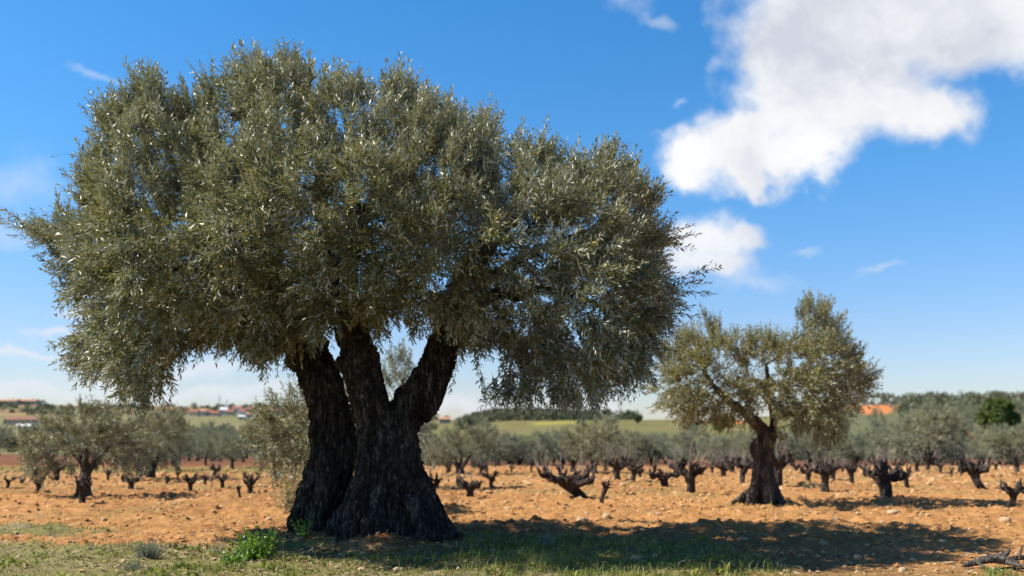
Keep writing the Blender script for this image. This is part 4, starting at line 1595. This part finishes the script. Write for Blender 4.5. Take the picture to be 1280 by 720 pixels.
M['litter'] = island_mat('fallen_leaves', (.10, .06, .03), (.30, .20, .10), .8, (.42, .36, .24))
nl = 16000
lx, ly = rng.normal(-.6, 2.6, nl), rng.normal(11.2, 1.5, nl)
kp = (ly > 7.6) & (rng.random(nl) < .35 + fbm(np.column_stack([lx * 2, ly * 2, lx * 0]), 2) * .8)
lx, ly = lx[kp], ly[kp]
nl = len(lx)
lz = gz(lx, ly) + rng.uniform(.004, .022, nl)
la = rng.uniform(0, 6.28, nl)
lt = rng.normal(0, .3, nl)
ldv = np.column_stack([np.cos(la), np.sin(la), lt])
lsv = np.column_stack([-np.sin(la), np.cos(la), rng.normal(0, .3, nl)])
ll_ = rng.uniform(.02, .045, nl)[:, None]
lc = np.column_stack([lx, ly, lz])
lv = np.stack([lc - ldv * ll_, lc - lsv * ll_ * .27, lc + ldv * ll_, lc + lsv * ll_ * .27], 1).reshape(-1, 3)
o = link('leaf_litter', mesh_np('leaf_litter', lv, [np.arange(nl * 4).reshape(-1, 4)], M['litter']))
o['kind'] = 'stuff'


# ------------------------------------------------------------------ stones and clods
import bmesh
bmi = bmesh.new()
bmesh.ops.create_icosphere(bmi, subdivisions=1, radius=1)
ICO_V = np.array([v.co[:] for v in bmi.verts])
ICO_F = np.array([[v.index for v in f.verts] for f in bmi.faces])
bmi.free()
bmi = bmesh.new()
bmesh.ops.create_icosphere(bmi, subdivisions=3, radius=1)
ICO3_V = np.array([v.co[:] for v in bmi.verts])
ICO3_F = np.array([[v.index for v in f.verts] for f in bmi.faces])
bmi.free()


def rocks(n, xr, yr, dens, smin, smax, power=2.5):
    x = rng.uniform(*xr, n)
    y = yr[0] * (yr[1] / yr[0]) ** rng.random(n)
    keep = rng.random(n) < dens(x, y)
    x, y = x[keep], y[keep]
    m = len(x)
    s = smin + (smax - smin) * rng.random(m) ** power
    s *= np.clip(y / 16, .8, 2.0)
    z = gz(x, y) + s * .12
    V = ICO_V[None] * (1 + rng.normal(0, .17, (m, len(ICO_V), 1)))
    V = V * s[:, None, None] * np.stack([rng.uniform(.8, 1.4, m), rng.uniform(.7, 1.2, m), rng.uniform(.45, .85, m)], -1)[:, None, :]
    an = rng.uniform(0, 6.28, m)
    ca_, sa_ = np.cos(an)[:, None], np.sin(an)[:, None]
    X = V[:, :, 0] * ca_ - V[:, :, 1] * sa_
    Y = V[:, :, 0] * sa_ + V[:, :, 1] * ca_
    V = np.stack([X + x[:, None], Y + y[:, None], V[:, :, 2] + z[:, None]], -1).reshape(-1, 3)
    F = (np.arange(m) * len(ICO_V))[:, None, None] + ICO_F[None]
    return V, None, F.reshape(-1, 3)


def soil_d(x, y):
    v, n, n2 = verge_mask(x, y)
    u = 640 + FPX * x / y
    return np.clip((1 - v) * (.5 + 1.2 * sstep(.42, .6, n2)) + .10 + .25 * sstep(900, 1000, u), 0, 1) * (np.abs(u - 640) < 820)


CA = Acc()
CA.add(*rocks(52000, (-20, 20), (7.6, 40), soil_d, .006, .048, 3.8))
o = link('soil_clods', CA.mesh('soil_clods', M['clod']))
o['kind'] = 'stuff'


def stone(px, py, wpx, hpx, label, rot=0.0):
    D = foot(py, px)
    x = at(px, py, D)[0]
    z = gz1(x, D)
    w, h = wpx * D / FPX / 2, hpx * D / FPX / 2
    q = ICO3_V * (1 + .55 * (fbm(ICO3_V * 1.6 + px, 3) - .5))[:, None]
    q = np.sign(q) * np.abs(q) ** .8
    q = q * [w, w * .8, h]
    o = link('stone', mesh_np('stone', q, [ICO3_F], M['stone'], smooth=True), None, (x, D, z + h * .45))
    o.rotation_euler = (0, 0, rot)
    return tag(o, label, 'stone', 'stones lying on the vineyard soil')


for a_ in [
    (727, 657, 13, 10, 'upright angular stone at the rim of the shadow beneath the crown'),
    (758, 651, 12, 7, 'flat pale stone just past the upright angular one'),
    (818, 645, 22, 5, 'grey slab lying flat in the sunlit soil'),
    (795, 700, 15, 8, 'orange tan stone lit in the shaded grass'),
    (819, 697, 8, 6, 'small tan stone close to the orange one'),
    (1118, 645, 17, 7, 'broad pale stone below the large goblet vine'),
    (1257, 658, 14, 11, 'brown rounded stone below the stooped vine'),
    (1178, 678, 9, 6, 'small brown stone near the tip of the big shadow'),
    (1226, 676, 11, 6, 'brown stone between the shadow tip and the dead branches'),
    (1072, 698, 12, 7, 'white stone in the middle of the big shadow'),
    (1030, 682, 11, 6, 'pale stone at the edge of the big shadow'),
    (1129, 716, 12, 9, 'tan stone beside the dead branches in shade'),
    (983, 715, 10, 7, 'rust coloured stone in the shade at the lower edge'),
    (930, 676, 12, 6, 'grey stone in shade under the forked olive'),
    (200, 633, 9, 5, 'orange stone in the sunlit soil past the herb tuft'),
    (183, 641, 10, 5, 'pale stone next to the orange stone'),
    (130, 653, 8, 6, 'dark stone at the end of the outlying grass patch'),
    (25, 671, 14, 6, 'grey stone beside the outlying grass patch'),
    (498, 715, 14, 7, 'tan stone in the grass below the old trunk'),
    (453, 713, 12, 5, 'flat stone in the grass below the near bole'),
    (1046, 655, 9, 5, 'small pale stone between the two big shadows'),
    (1103, 657, 9, 6, 'cream stone next to the broad pale one'),
    (635, 636, 10, 5, 'cream stone beside the spreading vine shadow'),
]:
    stone(*a_, rot=rng.uniform(0, 3))


# ------------------------------------------------------------------ dead wood
def dead(px, py, D, segs, label, name='dead_branch'):
    x = at(px, py, D)[0]
    z = gz1(x, D)
    t = Acc()
    for pl in segs:
        c_ = np.array(pl, float)
        t.tube(c_[:, :3], c_[:, 3], 10, 5, wob=.1)
    me = remesh(t, name, M['deadwood'], .007, bark_disp(30, 12, .012, .016), 1)
    return tag(link(name, me, None, (x, D, z)), label, 'branch')


dead(1238, 708, foot(711), [
    [(-.26, 0, .03, .02), (-.14, .03, .05, .03), (0, 0, .09, .04), (.12, -.02, .08, .036), (.24, -.05, .05, .03)],
    [(.0, 0, .08, .035), (.1, .05, .1, .03), (.19, .06, .13, .024), (.22, .06, .18, .013)],
    [(-.1, .02, .06, .018), (-.14, -.14, .04, .013), (-.1, -.26, .0, .009)],
    [(.12, -.02, .07, .02), (.2, -.18, .05, .015), (.3, -.22, .02, .01)]],
    'grey weathered dead branch lying at the corner of the soil')
dead(1275, 703, foot(706), [
    [(-.16, 0, .03, .02), (0, 0, .05, .024), (.14, .05, .04, .02), (.3, .08, .05, .014)],
    [(0, 0, .05, .018), (.06, .1, .1, .012), (.1, .12, .15, .008)]],
    'shorter dead branch behind the grey weathered one, cut by the edge')
dead(885, 712, foot(716), [
    [(-.28, 0, .02, .007), (-.24, 0, .09, .008), (-.1, 0, .10, .008), (.1, .05, .075, .007), (.3, .1, .02, .006)],
    [(.1, .05, .075, .006), (.16, -.1, .05, .005), (.25, -.2, .02, .004)]],
    'thin dark fallen twig arching over the shaded grass', 'dead_twig')
dead(1190, 672, foot(672), [
    [(-.2, 0, .02, .012), (-.05, .03, .03, .014), (.12, -.02, .02, .012), (.25, .03, .03, .008)]],
    'pale dry stick on the sunlit soil past the shadow tip', 'dead_twig')


TICK('sky')
# ------------------------------------------------------------------ light and sky
EL, AZ = R(47), R(-93)          # azimuth measured from the view direction, negative = to the west of it
sd = np.array([math.sin(AZ) * math.cos(EL), math.cos(AZ) * math.cos(EL), math.sin(EL)])
sun = bpy.data.lights.new('sun', 'SUN')
sun.energy = 5.0
sun.angle = R(.5)
sun.color = (1, .93, .82)
so = bpy.data.objects.new('sun', sun)
COL.objects.link(so)
so.rotation_euler = Vector(sd).to_track_quat('Z', 'Y').to_euler()
so.location = (-20, 10, 30)

W = bpy.data.worlds.new('World')
S.world = W
W.use_nodes = True
nt = W.node_tree
nt.nodes.clear()
L = nt.links.new
out = N(nt, 'ShaderNodeOutputWorld')
bg = N(nt, 'ShaderNodeBackground')
bg.inputs['Strength'].default_value = .076
sky = N(nt, 'ShaderNodeTexSky')
sky.sky_type = 'NISHITA'
sky.sun_disc = False
sky.sun_elevation = EL
sky.sun_rotation = AZ
sky.air_density = 1.0
sky.dust_density = .35
sky.ozone_density = 1.6
hs = N(nt, 'ShaderNodeHueSaturation', i_Saturation=1.12, i_Value=1.0)
L(sky.outputs[0], hs.inputs['Color'])
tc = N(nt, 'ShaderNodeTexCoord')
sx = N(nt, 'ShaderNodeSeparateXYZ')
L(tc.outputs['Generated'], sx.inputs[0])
tint = ramp(nt, [(.0, (.92, .91, 1.12)), (.10, (.85, .95, 1.2)), (.25, (.60, 1.09, 1.40)), (.47, (.40, 1.12, 1.50)), (.72, (.24, .44, .60)), (1, (.16, .30, .42))])  # top stops darken the unseen sky overhead to lower the fill light
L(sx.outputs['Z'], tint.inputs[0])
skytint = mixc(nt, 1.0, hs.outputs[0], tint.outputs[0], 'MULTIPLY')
nz = N(nt, 'ShaderNodeTexNoise', i_Scale=9.0, i_Detail=8.0, i_Roughness=.58)
L(tc.outputs['Generated'], nz.inputs['Vector'])
sub = N(nt, 'ShaderNodeVectorMath', operation='SUBTRACT')
sub.inputs[1].default_value = (.5, .5, .5)
L(nz.outputs['Color'], sub.inputs[0])
scl = N(nt, 'ShaderNodeVectorMath', operation='SCALE')
scl.inputs['Scale'].default_value = .11
L(sub.outputs[0], scl.inputs[0])
wv = N(nt, 'ShaderNodeVectorMath', operation='ADD')
L(tc.outputs['Generated'], wv.inputs[0])
L(scl.outputs[0], wv.inputs[1])
fine = N(nt, 'ShaderNodeTexNoise', i_Scale=26.0, i_Detail=7.0, i_Roughness=.6)
L(tc.outputs['Generated'], fine.inputs['Vector'])


def field(blobs, vec, smooth=.25):
    """nearest scaled distance to a set of cloud lobes given by their direction"""
    cur = None
    for (px, py, rx, ry, tilt) in blobs:
        d = ray(px, py)
        d = Vector(d / np.linalg.norm(d))
        right = Vector((d.y, -d.x, 0)).normalized()
        upv = right.cross(d).normalized()
        c_, s_ = math.cos(R(tilt)), math.sin(R(tilt))
        rr, uu = right * c_ + upv * s_, upv * c_ - right * s_
        m = Matrix((rr, d, uu)).transposed()
        mp = N(nt, 'ShaderNodeMapping', vector_type='TEXTURE')
        mp.inputs['Location'].default_value = d
        mp.inputs['Rotation'].default_value = m.to_euler()
        k = math.sqrt(1 + ((px - 640) / FPX) ** 2 + ((py - 360) / FPX) ** 2) * FPX
        mp.inputs['Scale'].default_value = (rx / k, .35, ry / k)
        L(vec, mp.inputs['Vector'])
        ln = N(nt, 'ShaderNodeVectorMath', operation='LENGTH')
        L(mp.outputs[0], ln.inputs[0])
        if cur is None:
            cur = ln.outputs['Value']
        else:
            mn = N(nt, 'ShaderNodeMath', operation='SMOOTH_MIN')
            mn.inputs[2].default_value = smooth
            L(cur, mn.inputs[0])
            L(ln.outputs['Value'], mn.inputs[1])
            cur = mn.outputs[0]
    return cur


def alpha(fld, noise_out, k, a, b, mx):
    ma = N(nt, 'ShaderNodeMath', operation='MULTIPLY_ADD')
    ma.inputs[1].default_value = k
    L(noise_out, ma.inputs[0])
    L(fld, ma.inputs[2])
    mr = N(nt, 'ShaderNodeMapRange', interpolation_type='SMOOTHSTEP')
    mr.inputs['From Min'].default_value = a
    mr.inputs['From Max'].default_value = b
    mr.inputs['To Min'].default_value = mx
    mr.inputs['To Max'].default_value = 0
    L(ma.outputs[0], mr.inputs['Value'])
    return mr.outputs[0]


cum = [(1010, 35, 100, 70, 0), (1120, 25, 120, 75, 0), (1240, 35, 110, 60, 0), (1000, 130, 85, 75, 20), (1080, 130, 95, 70, 0), (1150, 145, 65, 48, -20),
       (930, 190, 80, 48, 15), (1010, 195, 80, 35, 10), (870, 203, 42, 28, 0), (940, 222, 45, 22, 10), (1340, 20, 110, 60, 0), (1200, -60, 260, 90, 0), (1060, 85, 120, 60, 0), (975, 85, 55, 50, 0)]
low = [(890, 300, 55, 38, 0), (925, 295, 32, 24, 0), (850, 305, 50, 30, 0), (880, 335, 60, 22, 0)]
wisp = [(785, 12, 40, 20, -15), (828, 36, 26, 10, -10), (905, 92, 14, 18, 30), (854, 136, 11, 8, 0), (1108, 336, 30, 9, 5), (1008, 304, 30, 7, 20),
        (120, 97, 38, 7, -18), (930, 355, 70, 16, 5), (35, 235, 55, 42, -25), (5, 290, 60, 22, 0)]
lowl = [(35, 452, 60, 9, 0), (235, 455, 70, 14, 0), (60, 410, 30, 9, 0), (240, 490, 160, 12, 0), (560, 505, 130, 14, 0), (700, 500, 80, 10, 0), (90, 380, 26, 10, 0), (40, 500, 130, 10, 0)]
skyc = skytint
# cloud tone: sunlit tops and cooler, slightly grey hollows
shade = N(nt, 'ShaderNodeTexNoise', i_Scale=7.0, i_Detail=6.0, i_Roughness=.55)
L(wv.outputs[0], shade.inputs['Vector'])
rs_ = ramp(nt, [(.36, (5.0, 5.25, 5.9)), (.49, (6.7, 6.8, 7.05)), (.6, (7.7, 7.7, 7.7))])
L(shade.outputs['Fac'], rs_.inputs[0])
a3 = alpha(field(lowl, wv.outputs[0], .2), fine.outputs['Fac'], .9, .6, 1.9, .72)
skyc = mixc(nt, a3, skyc, (6.2, 6.5, 7.0))
a2 = alpha(field(wisp, wv.outputs[0], .05), fine.outputs['Fac'], 1.1, .5, 1.8, .36)
skyc = mixc(nt, a2, skyc, (6.2, 6.6, 7.2))
a4 = alpha(field(low, wv.outputs[0], .2), fine.outputs['Fac'], .8, .75, 1.6, .9)
skyc = mixc(nt, a4, skyc, rs_.outputs[0])
a1 = alpha(field(cum, wv.outputs[0], .25), fine.outputs['Fac'], .8, .92, 1.62, .98)
skyc = mixc(nt, a1, skyc, rs_.outputs[0])
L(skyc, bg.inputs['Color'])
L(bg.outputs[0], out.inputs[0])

# ------------------------------------------------------------------ render settings
vs = S.view_settings
vs.view_transform = 'Standard'
vs.look = 'None'
vs.exposure = 0.78
vs.gamma = 1.0
vs.use_curve_mapping = False
S.render.engine = 'CYCLES'
S.cycles.use_denoising = True
S.cycles.denoiser = 'OPENIMAGEDENOISE'
S.cycles.max_bounces = 6
S.cycles.diffuse_bounces = 1
S.cycles.transmission_bounces = 4
S.cycles.transparent_max_bounces = 4
S.cycles.caustics_reflective = False
S.cycles.caustics_refractive = False
